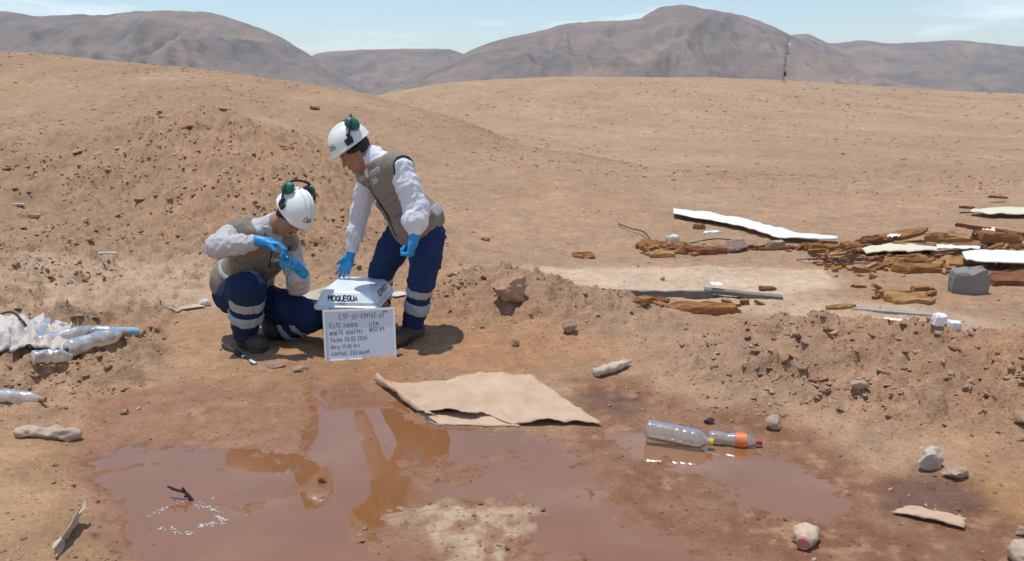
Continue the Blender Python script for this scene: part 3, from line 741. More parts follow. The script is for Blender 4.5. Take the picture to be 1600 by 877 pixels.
# ------------------------------------------------------------------ pen strokes
GL = {  # single-stroke letters on a 0..1 box (x to .65)
 'A': [[(0, 0), (.3, 1), (.6, 0)], [(.12, .38), (.5, .38)]], 'C': [[(.55, .85), (.35, 1), (.12, .85), (0, .5), (.12, .12), (.35, 0), (.55, .15)]],
 'D': [[(0, 0), (0, 1), (.35, .95), (.55, .6), (.5, .25), (.3, .02), (0, 0)]],
 'E': [[(.5, 1), (0, 1), (0, 0), (.5, 0)], [(0, .52), (.42, .52)]], 'G': [[(.55, .85), (.35, 1), (.1, .85), (0, .5), (.1, .12), (.35, 0), (.55, .15), (.56, .45), (.32, .45)]],
 'H': [[(0, 0), (0, 1)], [(.5, 0), (.5, 1)], [(0, .5), (.5, .5)]], 'I': [[(.1, 0), (.1, 1)]], 'K': [[(0, 0), (0, 1)], [(.5, 1), (0, .45), (.5, 0)]],
 'M': [[(0, 0), (.05, 1), (.32, .4), (.58, 1), (.65, 0)]], 'N': [[(0, 0), (0, 1), (.5, 0), (.5, 1)]],
 'O': [[(.3, 1), (.08, .82), (0, .5), (.08, .15), (.3, 0), (.52, .15), (.6, .5), (.52, .82), (.3, 1)]], 'P': [[(0, 0), (0, 1), (.38, .95), (.45, .75), (.35, .52), (0, .48)]],
 'Q': [[(.3, 1), (.08, .82), (0, .5), (.08, .15), (.3, 0), (.52, .15), (.6, .5), (.52, .82), (.3, 1)], [(.38, .25), (.65, -.08)]],
 'R': [[(0, 0), (0, 1), (.38, .95), (.45, .75), (.35, .52), (0, .48), (.5, 0)]], 'S': [[(.5, .88), (.28, 1), (.05, .85), (.08, .6), (.45, .42), (.5, .18), (.25, 0), (0, .12)]],
 'T': [[(0, 1), (.6, 1)], [(.3, 1), (.3, 0)]], 'U': [[(0, 1), (.02, .2), (.25, 0), (.5, .2), (.52, 1)]], 'W': [[(0, 1), (.12, 0), (.32, .7), (.52, 0), (.66, 1)]],
 'f': [[(.45, .95), (.3, 1), (.2, .85), (.2, -.1)], [(.02, .55), (.42, .55)]], 'e': [[(.03, .32), (.42, .36), (.36, .6), (.18, .62), (.02, .35), (.1, .04), (.4, .08)]],
 'c': [[(.42, .52), (.2, .62), (.02, .32), (.15, .02), (.42, .1)]], 'h': [[(0, 1), (0, 0)], [(0, .42), (.22, .62), (.4, .45), (.4, 0)]],
 'a': [[(.4, .5), (.2, .62), (.02, .35), (.12, .03), (.32, .12), (.4, .55), (.42, 0)]], 'o': [[(.22, .62), (.03, .45), (.05, .12), (.22, 0), (.4, .15), (.42, .45), (.22, .62)]],
 'r': [[(0, .62), (.02, 0)], [(.02, .4), (.2, .6), (.38, .55)]], 'l': [[(.1, 1), (.1, 0)]], 't': [[(.15, .95), (.15, .1), (.35, .02)], [(0, .62), (.35, .62)]],
 'i': [[(.1, .6), (.1, 0)], [(.1, .85), (.1, .78)]], 'd': [[(.4, 1), (.4, 0)], [(.4, .5), (.18, .6), (.02, .3), (.15, .02), (.4, .15)]], 'u': [[(0, .6), (.05, .1), (.2, 0), (.38, .15)], [(.4, .6), (.4, 0)]],
 's': [[(.35, .55), (.15, .6), (.06, .45), (.32, .25), (.25, .02), (.02, .05)]], 'n': [[(0, .6), (0, 0)], [(0, .42), (.22, .6), (.38, .45), (.38, 0)]], 'm': [[(0, .6), (0, 0)], [(0, .42), (.16, .6), (.28, .45), (.28, 0)], [(.28, .42), (.46, .6), (.58, .45), (.58, 0)]],
 '0': [[(.25, 1), (.05, .75), (.05, .25), (.25, 0), (.45, .25), (.45, .75), (.25, 1)]], '1': [[(.05, .72), (.25, 1), (.25, 0)]], '2': [[(.03, .8), (.22, 1), (.43, .8), (.35, .5), (0, 0), (.48, .02)]],
 '3': [[(.03, .9), (.25, 1), (.42, .8), (.2, .55), (.45, .3), (.3, .02), (.0, .1)]], '4': [[(.05, 1), (.02, .45), (.45, .45)], [(.4, 1), (.38, 0)]], '5': [[(.45, 1), (.08, 1), (.05, .55), (.35, .58), (.45, .3), (.28, 0), (0, .08)]],
 '6': [[(.4, 1), (.1, .6), (.03, .2), (.22, 0), (.42, .2), (.32, .45), (.06, .32)]], '7': [[(0, 1), (.45, 1), (.18, 0)], [(.1, .5), (.42, .5)]], '8': [[(.25, .52), (.06, .75), (.25, 1), (.42, .78), (.25, .52), (.03, .25), (.25, 0), (.46, .25), (.25, .52)]],
 '9': [[(.42, .6), (.2, .5), (.05, .75), (.22, 1), (.42, .85), (.4, .4), (.25, 0)]], '-': [[(.05, .48), (.38, .5)]], '.': [[(.08, .05), (.12, .02)]], ':': [[(.1, .6), (.1, .55)], [(.1, .12), (.1, .07)]],
}
def strokes(text, size, gap=.2, wob=.03, slant=0.0, seed=1):
    r = random.Random(seed); x = 0; out = []
    for ch in text:
        if ch == ' ': x += .5; continue
        g = GL[ch]; w = max(p[0] for s in g for p in s); dy = r.uniform(-wob, wob); sc = 1 + r.uniform(-.08, .08)
        for s in g:
            pts = [(px * sc + x + slant * py, py * sc + dy) for px, py in s]
            if len(pts) > 3:                                     # round the corners
                P = [np.array([*p, 0.]) for p in pts]; pts = [(q[0], q[1]) for q in bez(P, len(P) * 4)]
            out.append([(a * size, b * size) for a, b in pts])
        x += w * sc + gap
    return out, (x - gap) * size
def write(name, text, size, width, to_world, normal_of, m, parent, align=0.0, **kw):
    """flat pen ribbons laid on a surface: to_world(u,v) gives the point, normal_of(u,v) the surface normal"""
    st, L = strokes(text, size, **kw); V, F = [], []
    for s in st:
        s = [(u - align * L, v) for u, v in s]
        P = [np.asarray(to_world(*q), float) for q in s]; N = [np.asarray(normal_of(*q), float) for q in s]
        b = len(V)
        for i, p in enumerate(P):
            t = nrm(P[min(i + 1, len(P) - 1)] - P[max(i - 1, 0)]); sd = nrm(np.cross(N[i], t)) * width * .5
            tt = t * width * .35 * (1 if i == len(P) - 1 else -1 if i == 0 else 0)
            V += [p + sd + tt, p - sd + tt]
        for i in range(len(P) - 1): F.append((b + 2 * i, b + 2 * i + 1, b + 2 * i + 3, b + 2 * i + 2))
    return pmesh(name, V, F, m, parent, smooth=False)
def project_on(sd, p0, U, W, out, lift=.0012):
    """maps (u,v) on a tangent plane to the surface of a distance field along -out"""
    p0, U, W, out = [np.asarray(q, float) for q in (p0, U, W, out)]
    def f(u, v):
        p = p0 + U * u + W * v + out * .06
        for _ in range(40):
            d = float(sd(p[None])[0])
            if d < .0004: break
            p = p - out * min(d, .02) * .9
        return p + out * lift
    return f
# ------------------------------------------------------------------ the two field workers
M_SKIN = mat('skin', (.34, .165, .098), .55, .10, 40, .1, 200)
M_HAIR = mat('hair', (.012, .009, .008), .5, .3, 200, .5, 300)
M_HATW = mat('helmet_white', (.78, .775, .74), .32, .03, 12, .0, dust=.10, dustcol=(.62, .55, .46))
M_BLACK = mat('black_plastic', (.018, .018, .02), .45, .2, 60, .1, 200, dust=.12)
M_GREEN = mat('green_plastic', (.012, .145, .085), .4, .12, 40, .05, 200, dust=.10)
M_GLOVE = mat('blue_nitrile', (.016, .26, .56), .42, .10, 30, .25, 90)
M_SHIRT_W = mat('white_shirt', (.70, .69, .74), .85, .05, 20, .55, 16, bdist=.012)
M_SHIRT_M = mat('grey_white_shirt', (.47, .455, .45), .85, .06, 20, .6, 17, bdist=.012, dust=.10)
M_VEST = mat('khaki_vest', (.232, .198, .165), .9, .10, 25, .5, 18, bdist=.010)
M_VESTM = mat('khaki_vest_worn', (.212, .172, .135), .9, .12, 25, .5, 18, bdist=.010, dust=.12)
M_REFL = mat('reflective_grey', (.34, .35, .355), .55, .08, 40, .1, 200)
M_NAVY = mat('navy_cloth', (.017, .034, .100), .9, .16, 18, .5, 17, bdist=.010, dust=.10, dustcol=(.10, .085, .085), spec=.2)
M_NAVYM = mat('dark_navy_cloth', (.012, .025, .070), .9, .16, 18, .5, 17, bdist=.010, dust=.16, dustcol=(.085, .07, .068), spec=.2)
M_BOOT = mat('dusty_boot', (.055, .042, .036), .8, .25, 30, .4, 90, dust=.45, dustcol=(.20, .125, .085))
M_SOLE = mat('boot_sole', (.025, .021, .02), .8, .2, 40, .3, 90, dust=.35, dustcol=(.20, .125, .085))
M_TRIM = mat('black_trim', (.02, .018, .018), .8)
M_LIP = mat('lips', (.23, .075, .06), .5)
M_INK = mat('black_marker', (.012, .011, .018), .6, .3, 80, 0)
M_LOGO = mat('logo_navy', (.012, .03, .075), .5, .1, 80, 0)
M_LOGOG = mat('logo_green', (.02, .20, .14), .5, .1, 80, 0)
M_LOGOW = mat('logo_white', (.72, .72, .70), .6, .05, 80, 0)

def glove_sdf(w, d, n, thumb_side, curl, spread=.02, thumb=(.62, .75, .25), tcurl=.35, size=1.0, thumb_len=1.0):
    w = np.asarray(w, float); d = nrm(d); n = np.asarray(n, float); n = nrm(n - d * (n @ d)); s = np.cross(d, n) * thumb_side
    z = size
    g = ell(w + .055 * z * d, np.array([.058, .042, .017]) * z, (d, s, n)).u(cone(w - .035 * d, w + .03 * z * d, .032 * z, .029 * z), .02)
    for i in range(4):
        L = np.array([[.044, .026, .021], [.048, .030, .022], [.045, .028, .021], [.036, .021, .018]][i]) * z
        c = curl[i] if isinstance(curl[i], (tuple, list)) else (curl[i],) * 3
        p = w + .092 * z * d + s * (.031 - .0205 * i) * z; dd = nrm(d + s * (.5 - i / 3.0) * spread * 8)
        P = [p - .03 * d, p]; ang = 0
        for k in range(3):
            ang += c[k]; q = dd * math.cos(ang) + n * math.sin(ang); p = p + q * L[k]; P.append(p)
        g = g.u(chain(P, np.array([.0105, .0105, .0097, .009, .0078]) * z, .004), .005)
    p = w + .028 * z * d + s * .026 * z; t = nrm(thumb[0] * d + thumb[1] * s + thumb[2] * n)
    t2 = nrm(t * math.cos(tcurl) + nrm(d * .8 + n * .5) * math.sin(tcurl))
    g = g.u(chain([p, p + t * .040 * z * thumb_len, p + t * .040 * z * thumb_len + t2 * .032 * z * thumb_len], [.0155 * z, .0125 * z, .0095 * z], .004), .012)
    return g
def boot(root, ankle, heel, toe, m=M_BOOT):
    """ankle, heel and toe points (heel and toe on the ground): shaft, foot and sole"""
    ankle, heel, toe = [np.asarray(q, float) for q in (ankle, heel, toe)]
    up = np.array([0, 0, 1.]); d = nrm(toe - heel); L = np.linalg.norm(toe - heel); upn = nrm(up - d * (up @ d)); sd = np.cross(upn, d)
    mid = heel + d * L * .5
    foot = cone(heel + d * .045 + upn * .06, toe - d * .06 + upn * .046, .047, .048).u(ell(toe - d * .065 + upn * .050, (.078, .056, .048), (d, sd, upn)), .02)
    foot = foot.u(chain([heel + d * .05 + upn * .05, heel + d * .075 + upn * .1, ankle + (ankle - heel) * .15], [.052, .058, .062], .03), .03)
    foot = foot.i(half(heel + upn * .014, -upn), .006)
    b = solid('boot', foot, m, root, .006, wrinkle(.004, 30, seed=3))
    so = cone(heel + d * .045, toe - d * .055, .049, .057).i(half(heel + upn * .021, upn), .004).i(half(heel - upn * .004, -upn), .004)
    solid('sole', so, M_SOLE, b, .006)
    for k in range(4):                                               # laces across the instep
        c = heel + d * (.105 + .028 * k) + upn * (.142 - .016 * k)
        V, F = tube_mesh(bez([c + sd * .030 - upn * .02, c + upn * .002, c - sd * .030 - upn * .02], 8), .0035, 6)
        pmesh('lace', V, F, M_TRIM, b)
    return b
def head_sdf(c, F):
    f, l, u = F; P = lambda x, y, z: c + f * x + l * y + u * z
    h = ell(P(-.008, 0, .035), (.098, .076, .088), F).u(ell(P(.028, 0, -.045), (.062, .058, .072), F), .035)
    h = h.u(cone(P(.052, 0, -.095), P(.070, 0, -.098), .024, .016), .03)                       # chin
    h = h.u(cone(P(-.01, .052, -.06), P(.045, .026, -.09), .024, .02), .03).u(cone(P(-.01, -.052, -.06), P(.045, -.026, -.09), .024, .02), .03)   # jaw
    h = h.u(cone(P(.080, 0, .012), P(.104, 0, -.028), .009, .0135), .012).u(ell(P(.088, .012, -.032), (.011, .009, .008), F), .006).u(ell(P(.088, -.012, -.032), (.011, .009, .008), F), .006)   # nose
    h = h.u(cone(P(.078, .034, .022), P(.086, .006, .022), .010, .011), .014).u(cone(P(.078, -.034, .022), P(.086, -.006, .022), .010, .011), .014)   # brow
    for s in (1, -1):
        h = h.cut(ell(P(.094, .031 * s, .002), (.016, .019, .011), F), .014)                    # eye socket
        h = h.u(ell(P(.074, .031 * s, .002), (.013, .014, .012), F), .004)                      # lid
        h = h.u(ell(P(.060, .040 * s, -.022), (.024, .022, .02), F), .02)                       # cheek
        h = h.u(ell(P(-.012, .077 * s, -.005), (.018, .008, .032), nrmF(f - l * s * .25 * 0, u)), .006).cut(ell(P(-.006, .086 * s, -.003), (.009, .006, .016), F), .004)   # ear
    h = h.u(ell(P(.082, 0, -.056), (.014, .021, .0065), F), .005).u(ell(P(.080, 0, -.068), (.013, .018, .0065), F), .005)   # lips
    return h
def nrmF(f, u): return frame(f, u)
def face_parts(body, hs, c, F):
    f, l, u = F; P = lambda x, y, z: c + f * x + l * y + u * z
    solid('lips', hs.grow(.0012).i(ell(P(.090, 0, -.062), (.02, .022, .012), F)), M_LIP, body, .003)
    for s in (1, -1):
        solid('eyebrow', hs.grow(.002).i(cone(P(.08, .018 * s, .026), P(.07, .05 * s, .026), .006, .004)), M_HAIR, body, .003)
        solid('eyelashes', hs.grow(.0016).i(cone(P(.088, .018 * s, -.004), P(.08, .044 * s, -.004), .0045, .004)), M_HAIR, body, .003)
def hard_hat(root, c, F, scale=1.0, muff=1.0):
    """helmet with centre ridges, peak, rim and ear defenders folded up onto the shell"""
    f, l, u = F; q = scale; P = lambda x, y, z: c + (f * x + l * y + u * z) * q
    dome = ell(P(-.002, 0, .040), np.array([.138, .116, .132]) * q, F)
    ridge = ell(P(-.008, 0, .048), np.array([.132, .019, .136]) * q, F).u(ell(P(-.008, .034, .046), np.array([.122, .010, .131]) * q, F), .006).u(ell(P(-.008, -.034, .046), np.array([.122, .010, .131]) * q, F), .006)
    d = dome.u(ridge, .012 * q)
    rim = ell(P(.004, 0, .030), np.array([.147, .124, .013]) * q, F)
    peak = ell(P(.085, 0, .022), np.array([.100, .090, .010]) * q, frame(f - u * .22, u))
    d = d.u(rim, .012).u(peak, .012)
    d = d.i(half(P(0, 0, .022), -(u + f * .04)), .004)
    inner = ell(P(-.002, 0, .028), np.array([.128, .106, .124]) * q, F)
    d = d.cut(inner, .003)
    hat = solid('hard_hat', d, M_HATW, root, .0045, smooth=2)
    band_pts = []
    for s in (1, -1):
        # slot mount on the side, arm, cup
        mt = solid('earmuff_mount', box(P(-.005, .118 * s, .062), (.026 * q, .010, .021), F, .008).u(box(P(-.022, .120 * s, .084), (.012, .009, .024), F, .006), .01), M_BLACK, hat, .004)
        cup_c = P(-.082, .078 * s, .136)
        V, Fc = tube_mesh(bez([P(-.022, .124 * s, .09), P(-.048, .128 * s, .120), P(-.07, .114 * s, .146), cup_c + l * s * .02], 10), .0055, 6)
        pmesh('earmuff_arm', V, Fc, M_BLACK, hat)
        Fcup = frame(nrm(f * .5 + u * .8), nrm(l * s + u * .45))
        cup = solid('earmuff_cup', ell(cup_c + Fcup[2] * .006, (.050, .041, .030), Fcup).i(half(cup_c - Fcup[2] * .004, -Fcup[2]), .006), M_GREEN, hat, .0045)
        solid('cushion', ell(cup_c - Fcup[2] * .006, (.050, .038, .012), Fcup), M_BLACK, cup, .0045)
        band_pts.append(cup_c + Fcup[2] * .03)
    a, b = band_pts
    V, Fc = tube_mesh(bez([P(-.022, .124, .09), P(-.075, .118, .145), P(-.105, .07, .176), P(-.112, 0, .186), P(-.105, -.07, .176), P(-.075, -.118, .145), P(-.022, -.124, .09)], 24), .008, 6)
    pmesh('earmuff_headband', V, Fc, M_BLACK, hat)
    return hat, d
def logo(parent, sd, p0, U, W, out, h, ms, seps=(0, .72, 1.22, 1.6), width=.14, first_scale=1.25):
    f = project_on(sd, p0, U, W, out)
    for ch, x, m in zip('Oefa', seps, ms):
        write('logo_lettering', ch, h * (first_scale if ch == 'O' else 1.25), h * width * (1.25 if ch == 'O' else 1), lambda u, v, x=x: f(u + (x - 1.0) * h, v), lambda u, v: out, m, parent, wob=0)

def build_person(name, label, J_, opt):
    root = empty(name, opt['base'], label, 'person')
    g = J_
    f, l, u = frame(opt['tfwd'], opt['tup'])                      # torso axes
    F = (f, l, u)
    pel, chest, neck = g['pelvis'], g['chest'], g['neck']
    hF = frame(opt['hfwd'], opt['hup']); hc = g['head']
    # ---------------- body: one skin from head to feet
    hs = head_sdf(hc, hF)
    body = hs.u(cone(hc - hF[2] * .05 - hF[0] * .02, neck, .054, .060), .03)
    body = body.u(cone(neck, chest, .07, .105), .05).u(cone(chest, pel, .10, .105), .05)
    for s in 'LR':
        body = body.u(chain([g[s + 'sh'], g[s + 'el'], g[s + 'wr']], [.046, .036, .027], .02), .03)
        body = body.u(cone(g[s + 'wr'], g[s + 'wr'] + nrm(g[s + 'hd']) * .07, .024, .010), .01)
        body = body.u(chain([g[s + 'hip'], g[s + 'kn'], g[s + 'an']], [.072, .050, .036], .02), .03)
    bo = solid('body', body, M_SKIN, root, .006, smooth=1)
    face_parts(bo, hs, hc, hF)
    # ---------------- hair: nape and sides under the helmet
    P = lambda x, y, z: hc + hF[0] * x + hF[1] * y + hF[2] * z
    hair = hs.grow(.010).i(opt['hair'](P, hF), .006)
    solid('hair', hair, M_HAIR, root, .0045, wrinkle(.004, 60, seed=9))
    # ---------------- shirt: torso and sleeves
    tor = ell(chest, (.122, .168, .175), F).u(ell(chest + (pel - chest) * .55, (.118, .150, .17), F), .08).u(ell(pel + u * .05, (.125, .165, .12), F), .08)
    sh = tor.u(cone(g['Lsh'] - l * .03, neck + u * -.02, .07, .07), .05).u(cone(g['Rsh'] + l * .03, neck + u * -.02, .07, .07), .05)
    shirt = sh
    for s in 'LR':
        r = opt['sleeve'][s]; shirt = shirt.u(chain([g[s + 'sh'], (g[s + 'sh'] * .55 + g[s + 'el'] * .45), g[s + 'el'], (g[s + 'el'] * .55 + g[s + 'wr'] * .45), g[s + 'cuff']], r, .03), .045)
    shirt = shirt.cut(cone(neck - u * .03, hc - hF[2] * .05, .058, .064), .004)
    fl = addf(*[axis_folds(g[s + 'sh'], g[s + 'el'], opt['fold'], 9, i) for i, s in enumerate('LR')], *[axis_folds(g[s + 'el'], g[s + 'wr'], opt['fold'] * .8, 10, i + 7) for i, s in enumerate('LR')], wrinkle(opt['fold'], 8, (1.3, 1.3, .6), seed=4), wrinkle(opt['fold'] * .55, 21, (1.5, 1.5, .5), seed=5))
    so = solid('shirt', shirt, opt['m_shirt'], root, .0062, fl)
    for s in 'LR':                                                  # cuffs
        dd = nrm(g[s + 'wr'] - g[s + 'el']); cr = opt['cuff_r']
        solid('cuff', cone(g[s + 'cuff'] - dd * .02, g[s + 'cuff'] + dd * .035, cr, cr).i(slab(g[s + 'cuff'] - dd * .03, g[s + 'cuff'] + dd * .03, 0, 1)), opt['m_shirt'], so, .005, wrinkle(.003, 30, seed=6))
    nd = nrm(hc - neck)                                              # collar
    col = cone(neck - nd * .012, neck + nd * .058, .088, .074).cut(cone(neck - nd * .1, neck + nd * .2, .066, .064), .004).i(slab(neck - nd * .035, neck + nd * .05, 0, 1), .006)
    col = col.cut(cone(neck + f * .06 + nd * .07, neck + f * .14 - nd * .03, .03, .045), .006)
    solid('collar', col, opt['m_shirt'], so, .005, wrinkle(.003, 20, seed=8))
    for s in (1, -1):                                                # collar points
        b = neck + f * .066 + l * .034 * s - u * .010
        solid('collar_point', cone(b + u * .025 + l * .02 * s, b - u * .045 + l * .012 * s, .026, .010).i(box(b, (.016, .06, .07), frame(nrm(f + l * s * .5), u), .003), .006), opt['m_shirt'], so, .004)
    # ---------------- vest
    arm_hole = lambda s, q: cone(g[s + 'sh'] + l * q * .052 - u * .004, g[s + 'sh'] + (g[s + 'el'] - g[s + 'sh']) * .5 + l * q * .03, .066, .080).u(cone(g[s + 'sh'] + (g[s + 'el'] - g[s + 'sh']) * .45, g[s + 'el'], .076, .085), .02)
    v = sh.grow(.014).u(cone(g['Lsh'] - l * .005 + u * .008, neck - u * .01, .078, .07), .04).u(cone(g['Rsh'] + l * .005 + u * .008, neck - u * .01, .078, .07), .04).u(ell(pel + u * opt['hem_u'] + f * opt.get('hem_f', 0), opt['hem_r'], F), .07)
    for s, q in (('L', 1), ('R', -1)):
        v = v.cut(arm_hole(s, q), .01)
    v = v.cut(cone(neck - u * .01, hc, .086, .09), .008)
    v = v.cut(cone(neck + f * .10 - u * .03, neck + f * .17 - u * .17, .050, .012), .01)         # V neck
    v = v.i(half(pel + u * opt['hem_cut'] , -nrm(u + f * opt.get('hem_tilt', 0))), .008)
    v = v.i(half(neck - u * .012, u - f * .1), .02)
    vf = addf(wrinkle(.007, 6, (1.2, 1.2, .5), seed=14), wrinkle(.0032, 19, (1.4, 1.4, .5), seed=15))
    vo = solid('vest', v, opt['m_vest'], root, .0065, vf)
    # zip, pockets, reflective patches, armhole piping
    sh_v = v
    zp = project_on(sh_v, neck + f * .12 - u * .1, l, u, f, .005)
    V, Fc = tube_mesh([zp(.0, .0 - .05 * k) for k in range(9)], .0045, 6); pmesh('zip', V, Fc, M_TRIM, vo)
    for (pu, pl, w, hh, side) in opt['pockets']:
        c0 = chest + u * pu + l * pl
        if side == 'f': reg = box(c0 + f * .16, (.12, w, hh), F, .004)
        elif side == 'l': reg = box(c0 + l * .16, (w, .10, hh), F, .004)
        else: reg = box(c0 - f * .16, (.12, w, hh), F, .004)
        solid('pocket', sh_v.grow(.011).i(reg, .006), opt['m_vest'], vo, .006, vf)
        fl_ = S(reg.f, reg.lo, reg.hi)
        solid('pocket_flap', sh_v.grow(.016).i(reg.grow(.004), .004).i(half(c0 + u * (hh * .45), -u), .004), opt['m_vest'], vo, .006, vf)
    for (pu, pl, pf, rr) in opt['patches']:
        c0 = chest + u * pu + l * pl + f * pf
        solid('reflective_patch', sh_v.grow(.0055).i(box(c0, rr, F, .003), .003), M_REFL, vo, .005, vf)
    for s, q in (('L', 1), ('R', -1)):
        ring = sh_v.grow(.003).i(arm_hole(s, q).grow(.009), .003)
        solid('armhole_piping', ring, M_TRIM if opt['piping'] else opt['m_vest'], vo, .005)
    if opt.get('vest_logo'):
        pu, pl, hh = opt['vest_logo']; p0 = chest + u * pu + l * pl + f * .1
        logo(vo, S(lambda p: sh_v(p) - .005, v.lo, v.hi), p0, l, u, nrm(f + l * pl * 2), hh, [M_LOGOW] * 4, width=.18)
    # ---------------- trousers
    tr = ell(pel, (.128, .165, .13), F)
    legs = {}
    for s in 'LR':
        r = opt['leg'][s]
        legs[s] = chain([g[s + 'hip'], g[s + 'hip'] * .5 + g[s + 'kn'] * .5, g[s + 'kn'], g[s + 'kn'] * .5 + g[s + 'an'] * .5, g[s + 'hem']], r, .03)
        tr = tr.u(legs[s], .05)
    tf = addf(*[axis_folds(g[s + 'kn'], g[s + 'an'], .004, 9, i + 2) for i, s in enumerate('LR')], wrinkle(.007, 6, (1.3, 1.3, .5), seed=24), wrinkle(.0032, 18, (1.5, 1.5, .5), seed=26))
    to = solid('trousers', tr, opt['m_tr'], root, .0065, tf)
    for s, segs in opt['bands'].items():
        for (t0, t1) in segs:
            a, b = g[s + 'kn'], g[s + 'an']
            r = opt['leg'][s]; shin = chain([a, a * .5 + b * .5, g[s + 'hem']], r[2:], .03)
            solid('reflective_band', shin.grow(.0055).i(slab(a, b, t0, t1), .003), M_REFL, to, .005, tf)
    for s in 'LR':
        boot(root, g[s + 'an'], g[s + 'heel'], g[s + 'toe'])
        solid('glove', g[s + 'glove'], M_GLOVE, root, .0032, smooth=1)
    hat, hd = hard_hat(root, hc + hF[2] * .020, hF, 1.0)
    fx, lx = opt['logo_dir']
    out = nrm(hF[0] * fx + hF[1] * lx + hF[2] * .25); W = nrm(hF[2] - out * (hF[2] @ out)); U = np.cross(W, out)
    logo(hat, hd, hc + hF[2] * .055 + out * .11, U, W, out, .026, [M_LOGO, M_LOGO, M_LOGOG, M_LOGOG])
    return root

# ---- standing worker, bent towards the cool box
w = {}
w['pelvis'] = J(655, 360, 4.98); w['chest'] = J(611, 285, 4.93); w['neck'] = J(582, 248, 4.92); w['head'] = J(555, 238, 4.90)
w['Lsh'] = J(627, 262, 4.80); w['Lel'] = J(650, 325, 4.76); w['Lwr'] = J(647, 372, 4.68); w['Lcuff'] = J(648, 360, 4.70)
w['Rsh'] = J(577, 274, 5.06); w['Rel'] = J(562, 334, 5.12); w['Rwr'] = J(547, 400, 5.08); w['Rcuff'] = J(550, 387, 5.09)
w['Lhip'] = J(670, 370, 4.92); w['Lkn'] = J(658, 442, 4.84); w['Lan'] = J(644, 519, 4.92)
w['Rhip'] = J(626, 366, 5.10); w['Rkn'] = J(596, 424, 5.16); w['Ran'] = J(590, 503, 5.36)
w['Lhem'] = J(645, 505, 4.91); w['Rhem'] = J(590, 500, 5.36)
def on_ground(p): return np.array([p[0], p[1], hz(p[0], p[1])])
w['Lheel'] = on_ground(w['Lan'] + np.array([.055, .065, 0])); w['Ltoe'] = on_ground(w['Lan'] + np.array([-.115, -.185, 0]))
w['Rheel'] = on_ground(w['Ran'] + np.array([.06, .05, 0])); w['Rtoe'] = on_ground(w['Ran'] + np.array([-.13, -.12, 0]))
w['Lhd'] = J(641, 398, 4.66) - w['Lwr']; w['Rhd'] = J(530, 445, 5.08) - w['Rwr']
w['Lglove'] = glove_sdf(w['Lwr'], w['Lhd'], (-.8, .2, 0), 1, [(1.3, 1.5, .9)] * 4, thumb=(.75, .35, .45), tcurl=.6, size=1.12)
w['Rglove'] = glove_sdf(w['Rwr'], w['Rhd'], (-.35, .35, -.6), -1, [(.25, .35, .2), (.2, .3, .2), (.3, .35, .2), (.45, .4, .2)], spread=.035, thumb=(.8, .5, .3), size=.98)
optw = dict(base=(float(w['Lan'][0]) - .05, 5.0, 0.0), tfwd=(-.70, -.52, -.45), tup=(-.5, -.06, .85), hfwd=(-.80, -.22, -.53), hup=(-.50, -.10, .84),
    sleeve={'L': [.068, .071, .073, .076, .042], 'R': [.066, .062, .058, .051, .039]}, fold=.0038, m_shirt=M_SHIRT_W, cuff_r=.040,
    hem_u=.035, hem_f=-.03, hem_r=(.168, .178, .16), hem_cut=-.055, hem_tilt=.12, m_vest=M_VEST, piping=True,
    pockets=[(-.13, .105, .07, .06, 'f'), (-.13, -.10, .07, .06, 'f'), (-.24, -.02, .07, .07, 'l')], vest_logo=(.055, .075, .026),
    patches=[(-.02, .15, -.10, (.09, .09, .025)), (-.30, .16, -.12, (.05, .10, .035)), (.115, .09, .08, (.10, .045, .016)), (.115, -.09, .08, (.10, .045, .016))],
    leg={'L': [.106, .098, .080, .072, .070], 'R': [.105, .098, .080, .072, .068]}, m_tr=M_NAVY, bands={'L': [(.02, .22), (.36, .56)], 'R': [(-.06, .15), (.32, .5)]},
    hair=lambda P, F: ell(P(-.06, 0, .0), (.075, .085, .085), F).i(half(P(-.028, 0, 0), F[0] * 1.0 - F[2] * .25), .006).i(half(P(0, 0, -.075), -F[2]), .006).u(cone(P(.03, .075, .03), P(-.02, .08, .02), .02, .02), .01).u(cone(P(.03, -.075, .03), P(-.02, -.08, .02), .02, .02), .01), logo_dir=(.86, .5))
build_person('person', 'worker in white shirt, khaki vest and white helmet bending over the cool box', w, optw)

# ---- crouching worker
c = {}
c['pelvis'] = J(376, 448, 5.04); c['chest'] = J(408, 388, 4.90); c['neck'] = J(430, 353, 4.84); c['head'] = J(454, 338, 4.74)
c['Rsh'] = J(366, 364, 4.86); c['Rel'] = J(341, 386, 4.62); c['Rwr'] = J(412, 378, 4.56); c['Rcuff'] = J(394, 379, 4.57)
c['Lsh'] = J(452, 384, 4.90); c['Lel'] = J(466, 446, 4.86); c['Lwr'] = J(469, 422, 4.64); c['Lcuff'] = J(469, 430, 4.68)
c['Rhip'] = J(362, 462, 5.00); c['Rkn'] = J(387, 452, 4.66); c['Ran'] = J(383, 532, 4.76)
c['Lhip'] = J(402, 466, 5.02); c['Lkn'] = J(490, 494, 4.84); c['Lan'] = J(424, 524, 5.06)
c['Rhem'] = J(384, 518, 4.74); c['Lhem'] = J(430, 520, 5.04)
c['Rheel'] = on_ground(c['Ran'] + np.array([-.05, .07, 0])); c['Rtoe'] = on_ground(c['Ran'] + np.array([.165, -.15, 0]))
lt = on_ground(c['Lan'] + np.array([.06, -.14, 0])); c['Ltoe'] = lt; c['Lheel'] = lt + np.array([-.10, .20, .09])
c['Rhd'] = J(453, 385, 4.55) - c['Rwr']; c['Lhd'] = J(449, 398, 4.58) - c['Lwr']
